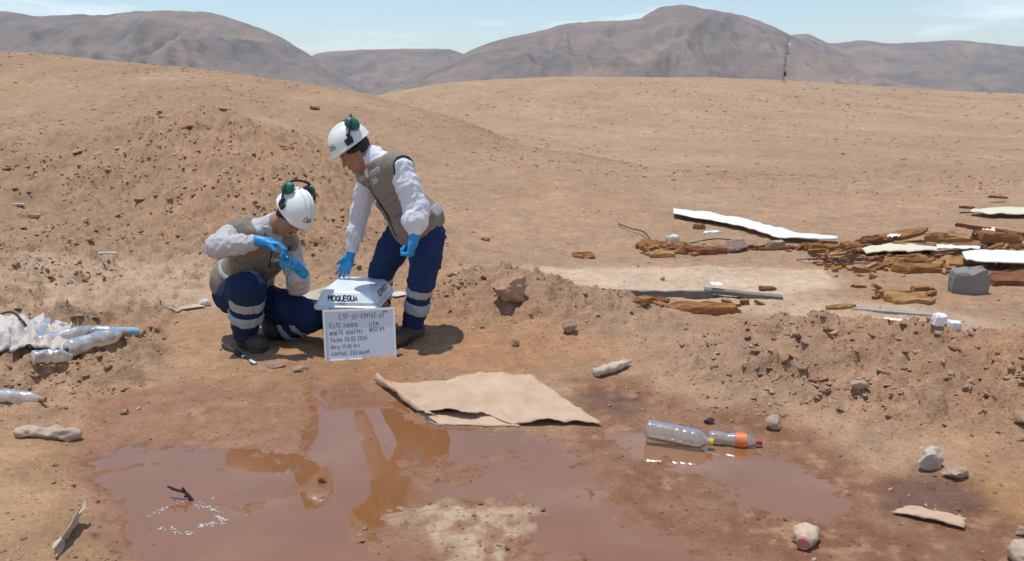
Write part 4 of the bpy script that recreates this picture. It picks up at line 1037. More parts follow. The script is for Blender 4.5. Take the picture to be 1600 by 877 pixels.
c['Rglove'] = glove_sdf(c['Rwr'], c['Rhd'], (.1, -.25, -1), -1, [(.55, .95, .6), (.55, .9, .6), (.6, .9, .6), (.65, .9, .6)], thumb=(.85, .3, .55), tcurl=.5, size=1.08)
c['Lglove'] = glove_sdf(c['Lwr'], c['Lhd'], (-.35, -.35, .6), 1, [(1.0, 1.2, .8)] * 4, thumb=(.8, .3, .45), tcurl=.4, size=1.08)
optc = dict(base=(float(c['Ran'][0]) + .05, 4.85, 0.0), tfwd=(.16, -.80, -.50), tup=(.30, -.36, .84), hfwd=(.50, -.52, -.66), hup=(.52, -.16, .80),
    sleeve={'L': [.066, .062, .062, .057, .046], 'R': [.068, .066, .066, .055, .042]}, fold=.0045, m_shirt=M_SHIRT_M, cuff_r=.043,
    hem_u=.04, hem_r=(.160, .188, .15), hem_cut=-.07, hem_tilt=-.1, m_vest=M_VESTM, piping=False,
    pockets=[(-.11, .095, .06, .055, 'f'), (-.11, -.10, .06, .055, 'f')], vest_logo=(.015, .085, .024),
    patches=[(.10, -.105, .08, (.12, .045, .02)), (.10, .105, .08, (.12, .045, .02)), (-.205, 0, .1, (.16, .26, .011))],
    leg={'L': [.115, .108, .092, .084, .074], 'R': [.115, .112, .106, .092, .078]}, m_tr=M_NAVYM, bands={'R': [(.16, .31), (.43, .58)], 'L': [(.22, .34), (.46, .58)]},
    hair=lambda P, F: ell(P(-.06, 0, .0), (.075, .085, .085), F).i(half(P(-.028, 0, 0), F[0] * 1.0 - F[2] * .25), .006).i(half(P(0, 0, -.065), -F[2]), .006).u(cone(P(.035, .075, .025), P(-.02, .08, .01), .022, .028), .01).u(cone(P(.035, -.075, .025), P(-.02, -.08, .01), .022, .028), .01), logo_dir=(.97, -.02))
build_person('person', 'crouching worker in khaki vest and white helmet handling a small vial', c, optc)

# the vial between the gloves
vt = J(452, 382, 4.55); vb = J(455, 404, 4.555)
vial = empty('sample_vial', vb, 'small dark capped vial held between the crouching worker\'s blue gloves', 'vial')
V, F_ = tube_mesh([vb, vb + (vt - vb) * .62], .0125, 10); pmesh('tube', V, F_, plastic_clear('vial_plastic', haze=.5, hazecol=(.35, .33, .33)), vial)
V, F_ = tube_mesh([vb + (vt - vb) * .60, vt], .0145, 10); pmesh('cap', V, F_, M_BLACK, vial)
# ------------------------------------------------------------------ cool box and whiteboard
M_LID = mat('white_lid', (.70, .74, .77), .35, .04, 10, .03, 60, dust=.10, dustcol=(.55, .47, .40))
M_NAVYP = mat('navy_plastic', (.020, .024, .055), .45, .12, 14, .05, 60, dust=.22, dustcol=(.16, .105, .085))
M_BOARD = mat('whiteboard_face', (.64, .67, .73), .35, .03, 6, .0, dust=.06)
M_BFRAME = mat('whiteboard_frame', (.78, .77, .76), .4, .04, 20, .0, dust=.12)
def rrect(hw, hd, r, n=5):
    out = []
    for cx, cy, a0 in ((hw - r, hd - r, 0), (-hw + r, hd - r, 90), (-hw + r, -hd + r, 180), (hw - r, -hd + r, 270)):
        for k in range(n + 1):
            a = math.radians(a0 + 90 * k / n); out.append((cx + r * math.cos(a), cy + r * math.sin(a)))
    return out
def loft(name, rings, xf, m, parent, cap=(True, True), smooth=False):
    V, F = [], []; n = None
    for (z, hw, hd, r) in rings:
        pts = rrect(hw, hd, r); n = len(pts); V += [xf(x, y, z) for x, y in pts]
    for i in range(len(rings) - 1):
        for k in range(n): F.append((i * n + k, i * n + (k + 1) % n, (i + 1) * n + (k + 1) % n, (i + 1) * n + k))
    if cap[0]: F.append(tuple(reversed(range(n))))
    if cap[1]: F.append(tuple(range((len(rings) - 1) * n, len(rings) * n)))
    o = pmesh(name, V, F, m, parent, smooth=True)
    try: o.data.set_sharp_from_angle(angle=math.radians(34))
    except Exception: pass
    return o
CBX, CBY, CBR = -1.052, 4.945, math.radians(-3.5)
CBG = hz(CBX, CBY) - .016
def cb(x, y, z):
    c, s = math.cos(CBR), math.sin(CBR); return np.array([CBX + c * x - s * y, CBY + s * x + c * y, CBG + z])
cool = empty('cool_box', (CBX, CBY, CBG), 'dark blue cool box with white lid marked MOQUEGUA', 'cool box')
loft('body', [(-.015, .160, .205, .03), (.02, .168, .213, .03), (.27, .186, .236, .03), (.285, .194, .244, .03), (.299, .194, .244, .03)], cb, M_NAVYP, cool)
lid = loft('lid', [(.294, .196, .246, .03), (.290, .208, .258, .035), (.300, .213, .263, .036), (.312, .213, .263, .036), (.317, .207, .257, .034), (.318, .198, .248, .034), (.338, .196, .246, .034), (.342, .192, .242, .034), (.394, .170, .219, .032), (.401, .162, .211, .032), (.404, .148, .197, .03), (.405, .10, .14, .03)], cb, M_LID, cool)
# lettering
sl = nrm(np.array([0, .023, .052])); sn = nrm(np.array([0, -.052, .023]))
write('lid_lettering', 'MOQUEGUA', .034, .0062, lambda u, v: cb(u - .02, -.2390 + (v) * sl[1] - .0018, .3490 + v * sl[2] + .0010), lambda u, v: sn, M_INK, lid, align=.5, gap=.15, seed=3)
write('lid_lettering', 'CMIN', .017, .0022, lambda u, v: cb(u - .03, -.2485, .3195 + v), lambda u, v: np.array([0, -1., 0]), mat('faint_ink', (.16, .17, .21), .6, .3, 80, 0), lid, align=.5, gap=.35, seed=5)
write('lid_lettering', 'SEDIMENTO', .036, .006, lambda u, v: cb(.1892 - v * .39 + .0020, u + .0, .3480 + v * .92 + .0010), lambda u, v: nrm(np.array([.92, 0, .39])), M_INK, lid, align=.5, gap=.26, seed=8)
for x in (-.12, .15):
    loft('latch', [(.286, .022, .010, .006), (.312, .022, .010, .006), (.316, .018, .007, .005)], lambda a, b, z, x=x: cb(x + a, -.270 + b, z), M_LID, cool)
for s in (-1, 1):
    V, F_ = tube_mesh(bez([cb(s * .192, -.11, .265), cb(s * .212, -.09, .245), cb(s * .216, 0, .24), cb(s * .212, .09, .245), cb(s * .192, .11, .265)], 16), .008, 8)
    pmesh('handle', V, F_, M_NAVYP, cool)

B_bl = gz0(508, 569); B_br = gz0(620, 564)
bl = np.array([B_bl[0], B_bl[1], .010]); br = np.array([B_br[0], B_br[1], .014])
tl = J(502, 486, bl[1] + .055); tr_ = J(613, 480, br[1] + .055)
BU = nrm(br - bl); BW = np.linalg.norm(br - bl); BV = nrm((tl + tr_) / 2 - (bl + br) / 2); BV = nrm(BV - BU * (BV @ BU)); BH = np.linalg.norm((tl + tr_) / 2 - (bl + br) / 2); BN = np.cross(BU, BV)
BN = BN if BN[1] < 0 else -BN
bd = lambda u, v, n=0.0: bl + BU * u + BV * v + BN * n
def bbox_(name, u0, u1, v0, v1, n0, n1, m, parent):
    V = [bd(u, v, n) for n in (n0, n1) for u, v in ((u0, v0), (u1, v0), (u1, v1), (u0, v1))]
    return pmesh(name, V, [(0, 1, 2, 3), (7, 6, 5, 4), (0, 4, 5, 1), (1, 5, 6, 2), (2, 6, 7, 3), (3, 7, 4, 0)], m, parent, smooth=False)
board = empty('whiteboard', (bl + br) / 2, 'small framed whiteboard with handwritten site data leaning on the cool box', 'whiteboard')
face = bbox_('panel', .008, BW - .008, .008, BH - .008, -.006, .0, M_BOARD, board)
for nm, a in (('frame_rail', (0, BW, 0, .013)), ('frame_rail', (0, BW, BH - .013, BH)), ('frame_rail', (0, .013, .013, BH - .013)), ('frame_rail', (BW - .013, BW, .013, BH - .013))):
    bbox_(nm, *a, -.009, .009, M_BFRAME, board)
bbox_('printed_mark', BW - .075, BW - .046, BH - .030, BH - .018, .0003, .0012, mat('grey_print', (.28, .29, .33), .5), face)
for (txt, u, v, s, sd_) in (('ESP-SU-KM192-01', .105, .818, .036, 1), ('ESTE  240810', .042, .655, .030, 2), ('UTM', .300, .655, .032, 3), ('NORTE  8083147', .040, .515, .030, 4), ('WGS 84', .298, .530, .030, 5), ('fecha  20.02.2026', .042, .385, .029, 6), ('Hora  11:30 hrs', .042, .255, .029, 7), ('Altitud : 252 msnm', .045, .120, .030, 8)):
    u0 = u * BW / .47
    for word in txt.split():
        sz = s * .86 * BH / .345; _, Lw = strokes(word, sz, gap=.27, seed=sd_)
        write('handwriting', word, sz, .0029, lambda a, b, u0=u0, v=v: bd(u0 + a * .9, v * BH + b + .022 * (u0 + a) * (v < .6), .0009), lambda a, b: BN, mat('blue_black_marker', (.03, .036, .10), .6, .3, 80, 0), face, gap=.27, wob=.13, slant=.06, seed=sd_)
        u0 += Lw * .9 + sz * (.75 if '  ' in txt else .5)

# beige card box flap behind the cool box
M_BEIGE = mat('beige_card', (.50, .43, .34), .8, .06, 10, .2, 60)
def plate(name, pts, th, m, label=None, cat=None, parent=None, sub=10, warp=.004, edge=.004, seed=0, group=None, up=(0, 0, 1)):
    """sheet between four corner points (bl, br, tr, tl), slightly warped with uneven edges, real thickness"""
    P = [np.asarray(p, float) for p in pts]; V, F = [], []; n = sub
    for j in range(n + 1):
        for i in range(n + 1):
            s, t = i / n, j / n
            p = (P[0] * (1 - s) + P[1] * s) * (1 - t) + (P[3] * (1 - s) + P[2] * s) * t
            e = edge * (perlin2(np.array([s * 7 + seed]), np.array([t * 7 + .3]))[0])
            bd_ = 1.0 if i in (0, n) or j in (0, n) else 0.0
            p = p + np.asarray(up) * warp * 2 * fbm2(np.array([s * 2.3 + seed * 3.1]), np.array([t * 2.3]), 3, 5)[0] + bd_ * e * nrm(p - (P[0] + P[2]) / 2)
            V.append(p)
    N = (n + 1) ** 2; V += [p - np.asarray(up) * th for p in V]
    for j in range(n):
        for i in range(n):
            a = j * (n + 1) + i; F.append((a, a + 1, a + n + 2, a + n + 1)); F.append((N + a + n + 1, N + a + n + 2, N + a + 1, N + a))
    for i in range(n):
        for (a, b) in ((i, i + 1), (n * (n + 1) + i + 1, n * (n + 1) + i), ((i + 1) * (n + 1), i * (n + 1)), (i * (n + 1) + n, (i + 1) * (n + 1) + n)):
            F.append((b, a, N + a, N + b))
    o = pmesh(name, V, F, m, parent)
    try: o.data.set_sharp_from_angle(angle=math.radians(40))
    except Exception: pass
    if parent is None: recenter(o); tag(o, label, cat, group)
    return o
fl = empty('card_box', on_ground(J(480, 520, 5.30)), 'beige card box flap leaning up behind the cool box', 'box')
plate('flap', [J(452, 482, 5.18), J(510, 482, 5.18), J(522, 443, 5.36), J(470, 461, 5.36)], .008, M_BEIGE, parent=fl, warp=.003, up=(0, -.5, .85))
fo = on_ground(J(480, 500, 5.36)); 
loft('carton', [(0, .13, .085, .004), (J(480, 462, 5.36)[2] - fo[2] - .02, .13, .085, .004)], lambda a, b, z: np.array([fo[0] + a, fo[1] + .09 + b, fo[2] + z]), M_BEIGE, fl)
pz = J(503, 453, 5.30)
write('printed_mark', 'O', .03, .005, lambda u, v: J(500, 461, 5.265) + np.array([u, v * .75, v * .62]) + np.array([0, -.012, .012]), lambda u, v: np.array([0, -.6, .8]), M_LOGO, fl)

# ------------------------------------------------------------------ cardboard sheet by the pool
M_CARD = mat('damp_cardboard', (.53, .375, .255), .9, .13, 7, .4, 34, dust=.42, dustcol=(.37, .225, .135), bdist=.006)
def cardboard():
    # left edge rolled over, torn front left corner lifted off its lower layer
    C = [gz0(668, 664), gz0(938, 668), gz0(832, 590), gz0(573, 600)]
    root = empty('cardboard_sheet', (C[0][0] + .4, (C[0][1] + C[2][1]) / 2, 0), 'crumpled tan cardboard sheet with a torn curled edge beside the puddle', 'cardboard')
    n1 = lambda a, b, sd: float(fbm2(np.array([a]), np.array([b]), 3, sd)[0])
    NU, NV = 62, 32; V, F = [], []
    tear = lambda s: .10 + .055 * math.sin(s * 17) + .06 * n1(s * 9, .3, 3)                    # how deep the torn front edge cuts in
    for j in range(NV + 1):
        for i in range(NU + 1):
            s, t = i / NU, j / NV
            t0 = 0.0
            if .06 < s < .46: t0 = tear(s) * math.sin(min(1, (s - .06) / .10) * math.pi / 2) * math.sin(min(1, (.46 - s) / .06) * math.pi / 2) + .03
            t0 += .022 * n1(s * 8, .4, 2)
            t1 = 1 + .05 * n1(s * 5, .9, 3) - .13 * math.sin(math.pi * min(1, s * 1.25)) * (1 - s)
            tt = t0 + (t1 - t0) * t
            s_ = s + (.02 * n1(tt * 6, .2, 5)) * (s > .9)
            p = (C[0] * (1 - s_) + C[1] * s_) * (1 - tt) + (C[3] * (1 - s_) + C[2] * s_) * tt
            z = .014 + .024 * n1(s * 3.2, tt * 2.4, 8) + .010 * (.5 - abs(n1(s * 6, tt * 4, 22)) * 2) + .010 * n1(s * 11, tt * 9, 12) + .007 * math.sin(s * 9 + tt * 2)
            x, y = p[0], p[1]
            if s < .13:                                                        # rolled edge
                ph = (1 - s / .13) * math.pi * 1.25; rho = .013 + .005 * n1(tt * 4, .7, 9)
                e = (C[0] * .87 + C[1] * .13) * (1 - tt) + (C[3] * .87 + C[2] * .13) * tt
                x = e[0] - (.075 + rho * math.sin(min(ph, math.pi / 2)) if ph > .4 else .075 * ph / .4) + (rho * (1 - math.sin(ph)) * 1.1 if ph > math.pi / 2 else 0); y = e[1]
                z += rho * (1 - math.cos(ph))
            lift = max(0, 1 - max(0, tt - t0) / .22) * max(0, 1 - abs(s - .26) / .24); z += .040 * lift ** .7
            sag = max(0, 1 - abs(s - .66) / .14) * max(0, 1 - t / .2); z += .020 * sag
            crease = max(0, 1 - abs((tt - .62) - .12 * (s - .5)) / .05); z += .008 * crease
            V.append((x, y, max(z, .006) + max(0, hz(x, y) * .9)))
    g = lambda i, j: j * (NU + 1) + i
    for j in range(NV):
        for i in range(NU): F.append((g(i, j), g(i + 1, j), g(i + 1, j + 1), g(i, j + 1)))
    o = pmesh('upper_layer', V, F, M_CARD, root); md = o.modifiers.new('thick', 'SOLIDIFY'); md.thickness = .004; md.offset = -1
    V, F = [], []; n = 20
    for j in range(7):
        for i in range(n + 1):
            s, t = .03 + .5 * i / n, -.02 + .045 * j + .02 * n1(i * .5, j * .6, 15) * (j == 0)
            p = (C[0] * (1 - s) + C[1] * s) * (1 - t) + (C[3] * (1 - s) + C[2] * s) * t; V.append((p[0], p[1], .006 + max(0, hz(p[0], p[1])) + .004 * n1(s * 8, t * 8, 16)))
    for j in range(6):
        for i in range(n): a_ = j * (n + 1) + i; F.append((a_, a_ + 1, a_ + n + 2, a_ + n + 1))
    o = pmesh('lower_layer', V, F, M_CARD, root); md = o.modifiers.new('thick', 'SOLIDIFY'); md.thickness = .004; md.offset = -1
cardboard()

# ------------------------------------------------------------------ bottles
def bottle(label, p0, p1, r, prof, m, cap=None, band=None, crush=0.0, seed=0, group=None, seg=20, flat=1.0, name='plastic_bottle'):
    """lying bottle from base p0 to mouth p1; prof = [(fraction, radius factor)]; cap material; band=(f0,f1,material)"""
    p0, p1 = np.asarray(p0, float), np.asarray(p1, float); d = p1 - p0; L = np.linalg.norm(d); d /= L
    up = nrm(np.array([0, 0, 1.]) - d * d[2]); sd = np.cross(d, up)
    root = empty(name, (p0 + p1) / 2 - np.array([0, 0, r]), label, 'bottle', group)
    fs = np.linspace(0, 1, 46); pr = np.interp(fs, [q[0] for q in prof], [q[1] for q in prof])
    def surf(f, a, k=1.0):
        rr = r * np.interp(f, fs, pr) * k
        q = p0 + d * L * f; cr = 1.0
        if crush: cr = 1 + crush * float(fbm2(np.array([f * 5 + seed]), np.array([a * 1.1]), 2, seed)[0]) * min(1, (1 - f) * 4)
        return q + (sd * math.cos(a) + up * math.sin(a) * (flat if f < .8 else 1)) * rr * cr
    V, F = [], []
    for f in fs:
        for k in range(seg): V.append(surf(f, 2 * math.pi * k / seg))
    for i in range(len(fs) - 1):
        for k in range(seg): F.append((i * seg + k, i * seg + (k + 1) % seg, (i + 1) * seg + (k + 1) % seg, (i + 1) * seg + k))
    F.append(tuple(reversed(range(seg)))); F.append(tuple(range((len(fs) - 1) * seg, len(fs) * seg)))
    pmesh('shell', V, F, m, root)
    if cap is not None:
        cr = r * pr[-1] * 1.18; V, F = tube_mesh([p1 - d * .012, p1 - d * .008, p1 + d * .006, p1 + d * .008], [cr * .95, cr, cr, cr * .9], 16)
        pmesh('cap', V, F, cap, root, smooth=False)
        V, F = tube_mesh([p1 - d * .020, p1 - d * .015], [cr * .98] * 2, 16); pmesh('neck_ring', V, F, cap, root, smooth=False)
    if band is not None:
        f0, f1, bm = band; V, F = [], []; ff = np.linspace(f0, f1, 8)
        for f in ff:
            for k in range(seg): V.append(surf(f, 2 * math.pi * k / seg, 1.02))
        for i in range(len(ff) - 1):
            for k in range(seg): F.append((i * seg + k, i * seg + (k + 1) % seg, (i + 1) * seg + (k + 1) % seg, (i + 1) * seg + k))
        pmesh('paper_label', V, F, bm, root)
    return root
P_WATER = [(0, .80), (.02, .95), (.04, 1), (.42, 1), (.44, .93), (.46, 1), (.54, 1), (.56, .93), (.58, 1), (.66, 1), (.68, .94), (.70, 1), (.80, .98), (.86, .82), (.91, .5), (.94, .36), (1, .34)]
P_SODA = [(0, .70), (.03, .95), (.08, 1), (.25, 1), (.36, .82), (.46, .92), (.62, 1), (.70, .95), (.82, .66), (.91, .40), (.95, .34), (1, .34)]
P_RIB = [(0, .85), (.04, 1)] + [(.04 + .025 * k, 1 - .10 * (k % 2)) for k in range(1, 26)] + [(.72, .9), (.86, .6), (.94, .36), (1, .34)]
P_PLAIN = [(0, .80), (.03, .97), (.06, 1), (.70, 1), (.80, .9), (.88, .6), (.94, .36), (1, .34)]
PET = plastic_clear('clear_pet', haze=.40, hazecol=(.62, .57, .53)); PETD = plastic_clear('dusty_pet', haze=.75, hazecol=(.60, .50, .41), rough=.35); PETM = plastic_clear('milky_pet', haze=.66, hazecol=(.70, .63, .57), rough=.3)
M_YEL = mat('yellow_cap', (.55, .42, .05), .45); M_REDC = mat('red_cap', (.38, .035, .04), .45); M_PINK = mat('faded_red_cap', (.42, .15, .12), .6, dust=.3)
M_ORL = mat('orange_label', (.72, .20, .06), .5, .3, 22, 0); M_BLUL = mat('pale_blue_label', (.27, .45, .55), .5, .2, 18, 0); M_GRN = mat('olive_cap', (.10, .11, .05), .5)
def lay(px0, px1, r, sink=.12, l0=0, l1=0):
    a, b = G(*px0), G(*px1); a[2] += r * (1 - sink) + l0; b[2] += r * (1 - sink) + l1; return a, b
a, b = lay((1022, 690), (1110, 704), .048, .3)
bottle('large clear water bottle with yellow cap lying in the small puddle', J(1010, 670, a[1]), J(1112, 691, b[1]), .047, P_WATER, PET, M_YEL)
a, b = lay((1105, 695), (1185, 702), .034, .2)
bottle('small clear soda bottle with orange label and red cap beside the puddle', J(1107, 684, a[1] + .02), J(1188, 691, b[1] + .01), .036, P_SODA, PET, M_REDC, (.52, .74, M_ORL))
a, b = lay((930, 590), (985, 572), .032)
bottle('dusty crushed ribbed bottle lying alone behind the cardboard sheet', a, b, .032, P_RIB, mat('dust_caked_plastic', (.50, .40, .31), .7, .12, 30, .2, 90), None, crush=.35, seed=4, flat=.85)
a, b = lay((-20, 628), (70, 634), .036)
bottle('clear bottle with faded red cap lying alone at the left edge', a, b, .038, P_PLAIN, PETM, M_PINK, crush=.25, seed=7)
# heap of bottles at the far left
for (q0, q1, r, prof_, m_, cap, bnd, cr, sd_, l0, l1, lab) in (
    ((108, 560), (194, 537), .060, P_PLAIN, PETM, M_PINK, None, .15, 2, .0, .0, 'fat milky bottle with faded red cap in the left bottle heap'),
    ((52, 573), (114, 568), .046, P_PLAIN, PETD, None, None, .35, 5, 0, 0, 'dust stained crushed bottle lowest in the left bottle heap'),
    ((172, 532), (226, 526), .034, P_PLAIN, PET, M_GRN, (.08, .78, M_BLUL), .0, 8, .0, .0, 'bottle with pale blue label and olive cap right of the left heap'),
    ((62, 552), (156, 528), .044, P_RIB, PETM, None, None, .25, 12, .03, .03, 'ribbed milky bottle lying in the middle of the left bottle heap'),
    ((112, 534), (180, 524), .040, P_SODA, PETD, None, None, .25, 14, .0, .0, 'yellowed crushed bottle at the back of the left bottle heap'),
    ((80, 526), (58, 556), .042, P_PLAIN, PET, None, None, .3, 18, .06, .05, 'clear crushed bottle pointing towards the viewer on the left bottle heap')):
    a, b = lay(q0, q1, r, .12, l0, l1); bottle(lab, a, b, r, prof_, m_, cap, bnd, crush=cr, seed=sd_, flat=.92)
# glass jar end with a grey rim
M_WSACK = mat('white_sack', (.56, .52, .475), .75, .07, 10, .35, 40, bdist=.006, dust=.22, dustcol=(.45, .33, .24))
def crumple(name, px, py, size, m, label, cat, seed, amp=.35, sub=5, rotz=0.0, sink=.2):
    """crumpled sack or scrap: flattened lump with sharp folds"""
    c = G(px, py); bm = bmesh.new(); bmesh.ops.create_icosphere(bm, subdivisions=sub - 1, radius=1)
    V = np.array([v.co[:] for v in bm.verts]); n = perlin3(V * 1.7 + seed, seed); n2 = perlin3(V * 4.1 + seed, seed + 3)
    V = V * (1 + amp * (1 - 2.2 * np.abs(n)) * .8 + amp * .35 * (1 - 2.2 * np.abs(n2)))[:, None]
    V *= np.asarray(size) * .5
    cr, sr = math.cos(rotz), math.sin(rotz); V = np.stack([cr * V[:, 0] - sr * V[:, 1], sr * V[:, 0] + cr * V[:, 1], V[:, 2]], 1)
    V[:, 2] += size[2] * .5 * (1 - sink) 
    V[:, 2] = np.maximum(V[:, 2], -.02); V = V + c
    F = [[v.index for v in f.verts] for f in bm.faces]; bm.free()
    o = pmesh(name, V, F, m); recenter(o); tag(o, label, cat); return o
def cloth(name, outline, m, label, cat, seed=0, warp=.05, n=22, th=.003, lift=.01):
    """crumpled plastic or sack sheet over the ground: four photo corners, folds in height"""
    P = [G(*q) for q in outline]; V, F = [], []
    for j in range(n + 1):
        for i in range(n + 1):
            s, t = i / n, j / n
            ds = .06 * perlin2(np.array([s * 4 + seed]), np.array([t * 4.]), 1)[0]; dt = .10 * perlin2(np.array([s * 4 + seed]), np.array([t * 4.]), 2)[0]
            s2, t2 = s + ds, t + dt
            p = (P[0] * (1 - s2) + P[1] * s2) * (1 - t2) + (P[3] * (1 - s2) + P[2] * s2) * t2
            h = warp * (1 - 2.2 * abs(perlin2(np.array([s * 3.3 + seed]), np.array([t * 2.7]), seed)[0])) + warp * .4 * (1 - 2.2 * abs(perlin2(np.array([s * 8 + seed]), np.array([t * 7]), seed)[0]))
            env = math.sin(math.pi * min(1, max(0, s))) ** .5 * math.sin(math.pi * min(1, max(0, t))) ** .5
            p[2] = hz(p[0], p[1]) + lift + max(0, h) * (.35 + .65 * env); V.append(p)
    for j in range(n):
        for i in range(n):
            a = j * (n + 1) + i; F.append((a, a + 1, a + n + 2, a + n + 1))
    o = pmesh(name, V, F, m); md = o.modifiers.new('thick', 'SOLIDIFY'); md.thickness = th; md.offset = -1
    recenter(o); tag(o, label, cat); return o
cloth('plastic_sheet', [(-60, 545), (95, 532), (72, 496), (-60, 500)], M_WSACK, 'crumpled white sack spread behind the left bottle heap', 'sack', 3, .06)
cloth('plastic_sheet', [(-60, 556), (52, 552), (46, 532), (-60, 532)], M_WSACK, 'white plastic sheet folded low at the left edge', 'plastic sheet', 6, .05)
cloth('plastic_film', [(16, 566), (128, 556), (112, 518), (22, 524)], mat('milky_film', (.52, .465, .41), .55, .08, 20, .4, 40, dust=.2), 'translucent crumpled plastic film draped over the left bottle heap', 'plastic film', 9, .10, 26, .002, .03)
crumple('crumpled_wrapper', 92, 527, (.13, .10, .10), M_WSACK, 'crumpled white wrapper standing behind the left bottle heap', 'wrapper', 8)
M_DUSTY = mat('dust_caked_bag', (.46, .34, .25), .85, .12, 20, .4, 50, bdist=.006)
a, b = lay((24, 682), (128, 687), .034, .25); bottle('dust caked crushed plastic bottle lying on the left shore', a, b, .036, [(0, .5), (.06, .8), (.2, 1), (.42, .72), (.6, 1.05), (.85, .95), (.97, .6), (1, .5)], M_DUSTY, None, crush=.75, seed=15, flat=.75)
A_, B_ = G(88, 876), G(116, 822); A_[2] -= .01; B_[2] -= .01
plate('plastic_scrap', [A_, B_, B_ + [.03, .05, .085], A_ + [-.005, .0, .055]], .004, mat('stiff_tan_plastic', (.47, .36, .25), .6, .12, 20, .3, 50), 'stiff tan plastic scrap standing in the bottom left sand', 'plastic scrap', warp=.02, edge=.012, seed=2, up=(.75, -.5, .2))
a, b = lay((1262, 838), (1254, 862), .036, .2); bottle('crushed cream plastic bottle with a red brown cap at the bottom right', a, b, .040, [(0, .75), (.1, 1), (.6, 1.05), (.8, .8), (.92, .55), (1, .5)], mat('cream_plastic', (.52, .40, .28), .6, .1, 20, .3, 60), M_PINK, crush=.5, seed=27, flat=.8)
crumple('plastic_bottle_end', 1604, 884, (.10, .14, .09), M_DUSTY, 'dusty pale bottle end cut by the bottom right corner', 'bottle', 33, .12)
crumple('crumpled_wrapper', 320, 478, (.07, .06, .05), M_WSACK, 'small white plastic wrapper behind the crouching worker', 'wrapper', 41)
cloth('plastic_strip', [(262, 487), (320, 482), (318, 477), (266, 482)], mat('dusty_film', (.52, .42, .33), .7, .1, 20, .3, 50), 'flat pale plastic strip on the ground left of the crouching worker', 'plastic strip', 44, .015, 10)
cloth('cardboard_scrap', [(1395, 806), (1505, 830), (1508, 818), (1420, 795)], M_CARD, 'small tan cardboard strip lying on dark wet mud at right', 'cardboard', 51, .02, 14)
cloth('pale_scrap', [(612, 466), (634, 464), (634, 459), (612, 460)], M_WSACK, 'pale paper scrap between the standing worker\'s legs', 'scrap', 55, .02, 10)

# probe lying by the boot
pa, pb = G(350, 543), G(400, 571); pa[2] += .014; pb[2] += .010
probe = empty('measuring_probe', pa, 'black measuring probe with white tip lying beside the crouching worker\'s boot', 'probe')
V, F_ = tube_mesh([pa, pa + (pb - pa) * .62], [.016, .014], 12); pmesh('body', V, F_, M_BLACK, probe)
V, F_ = tube_mesh([pa + (pb - pa) * .60, pa + (pb - pa) * .66], [.012, .011], 12); pmesh('collar', V, F_, M_LID, probe)
V, F_ = tube_mesh([pa + (pb - pa) * .66, pa + (pb - pa) * .86, pb], [.007, .007, .006], 10); pmesh('rod', V, F_, M_BLACK, probe)
V, F_ = tube_mesh([pa + (pb - pa) * .84, pb], [.0095, .009], 10); pmesh('tip', V, F_, M_LID, probe)

# twig in the pool
tb = gz0(304, 782); tb = np.array([tb[0], tb[1], -.02]); M_TWIG = mat('dark_twig', (.045, .022, .018), .9, .3, 40, .5, 120)
tt = J(262, 760, tb[1] + .03); bend = J(290, 770, tb[1] + .01)
tw = empty('twig', tb, 'dark forked twig sticking out of the muddy puddle', 'twig')
V, F_ = tube_mesh(bez([tb, bend, J(276, 766, tb[1] + .02), tt], 14), list(np.linspace(.0085, .0045, 13)), 8)
V, F_ = tube_mesh(bez([tb, bend, J(276, 766, tb[1] + .02), tt], 12), list(np.linspace(.0085, .0045, len(bez([tb, bend, bend, tt], 12)))), 8); pmesh('stem', V, F_, M_TWIG, tw)
for q0, q1 in (((289, 770), (285, 762)), ((270, 763), (268, 766)), ((292, 775), (288, 777))):
    A, B = J(*q0, tb[1] + .012), J(*q1, tb[1] + .006); V, F_ = tube_mesh([A, A * .4 + B * .6 + [.001, 0, .001], B], [.006, .005, .004], 6); pmesh('side_twig', V, F_, M_TWIG, tw)

# white beads modelled in place of sun glints on the ripples round the twig
def glints():
    r = np.random.default_rng(5); V, F = [], []
    bm = bmesh.new(); bmesh.ops.create_icosphere(bm, subdivisions=1, radius=1); IV = np.array([v.co[:] for v in bm.verts]); IF = [[v.index for v in f.verts] for f in bm.faces]; bm.free()
    runs = [((232, 806), (262, 794), 22), ((262, 794), (292, 782), 10), ((305, 789), (330, 794), 26), ((328, 794), (344, 802), 26), ((336, 806), (356, 814), 40), ((312, 822), (352, 816), 60), ((276, 832), (300, 834), 22), ((250, 826), (258, 826), 8), ((264, 822), (274, 830), 12)]
    for a, b, n in runs:
        for k in range(n):
            t = r.uniform(); q = gz0(a[0] + (b[0] - a[0]) * t + r.normal() * 2.2, a[1] + (b[1] - a[1]) * t + r.normal() * 2.0); rad = r.uniform(.0008, .0024); o = len(V)
            V += (IV * [rad * 2.6, rad, rad * .6] + [q[0], q[1], .0004]).tolist(); F += [[i + o for i in f] for f in IF]
    o = pmesh('water_glints', V, F, mat('glints', (.82, .80, .78), .08, .02, 50, 0, spec=1.0)); recenter(o); tag(o, 'white beads standing in for sun glints on the puddle round the twig', 'glints', kind='stuff')
glints()

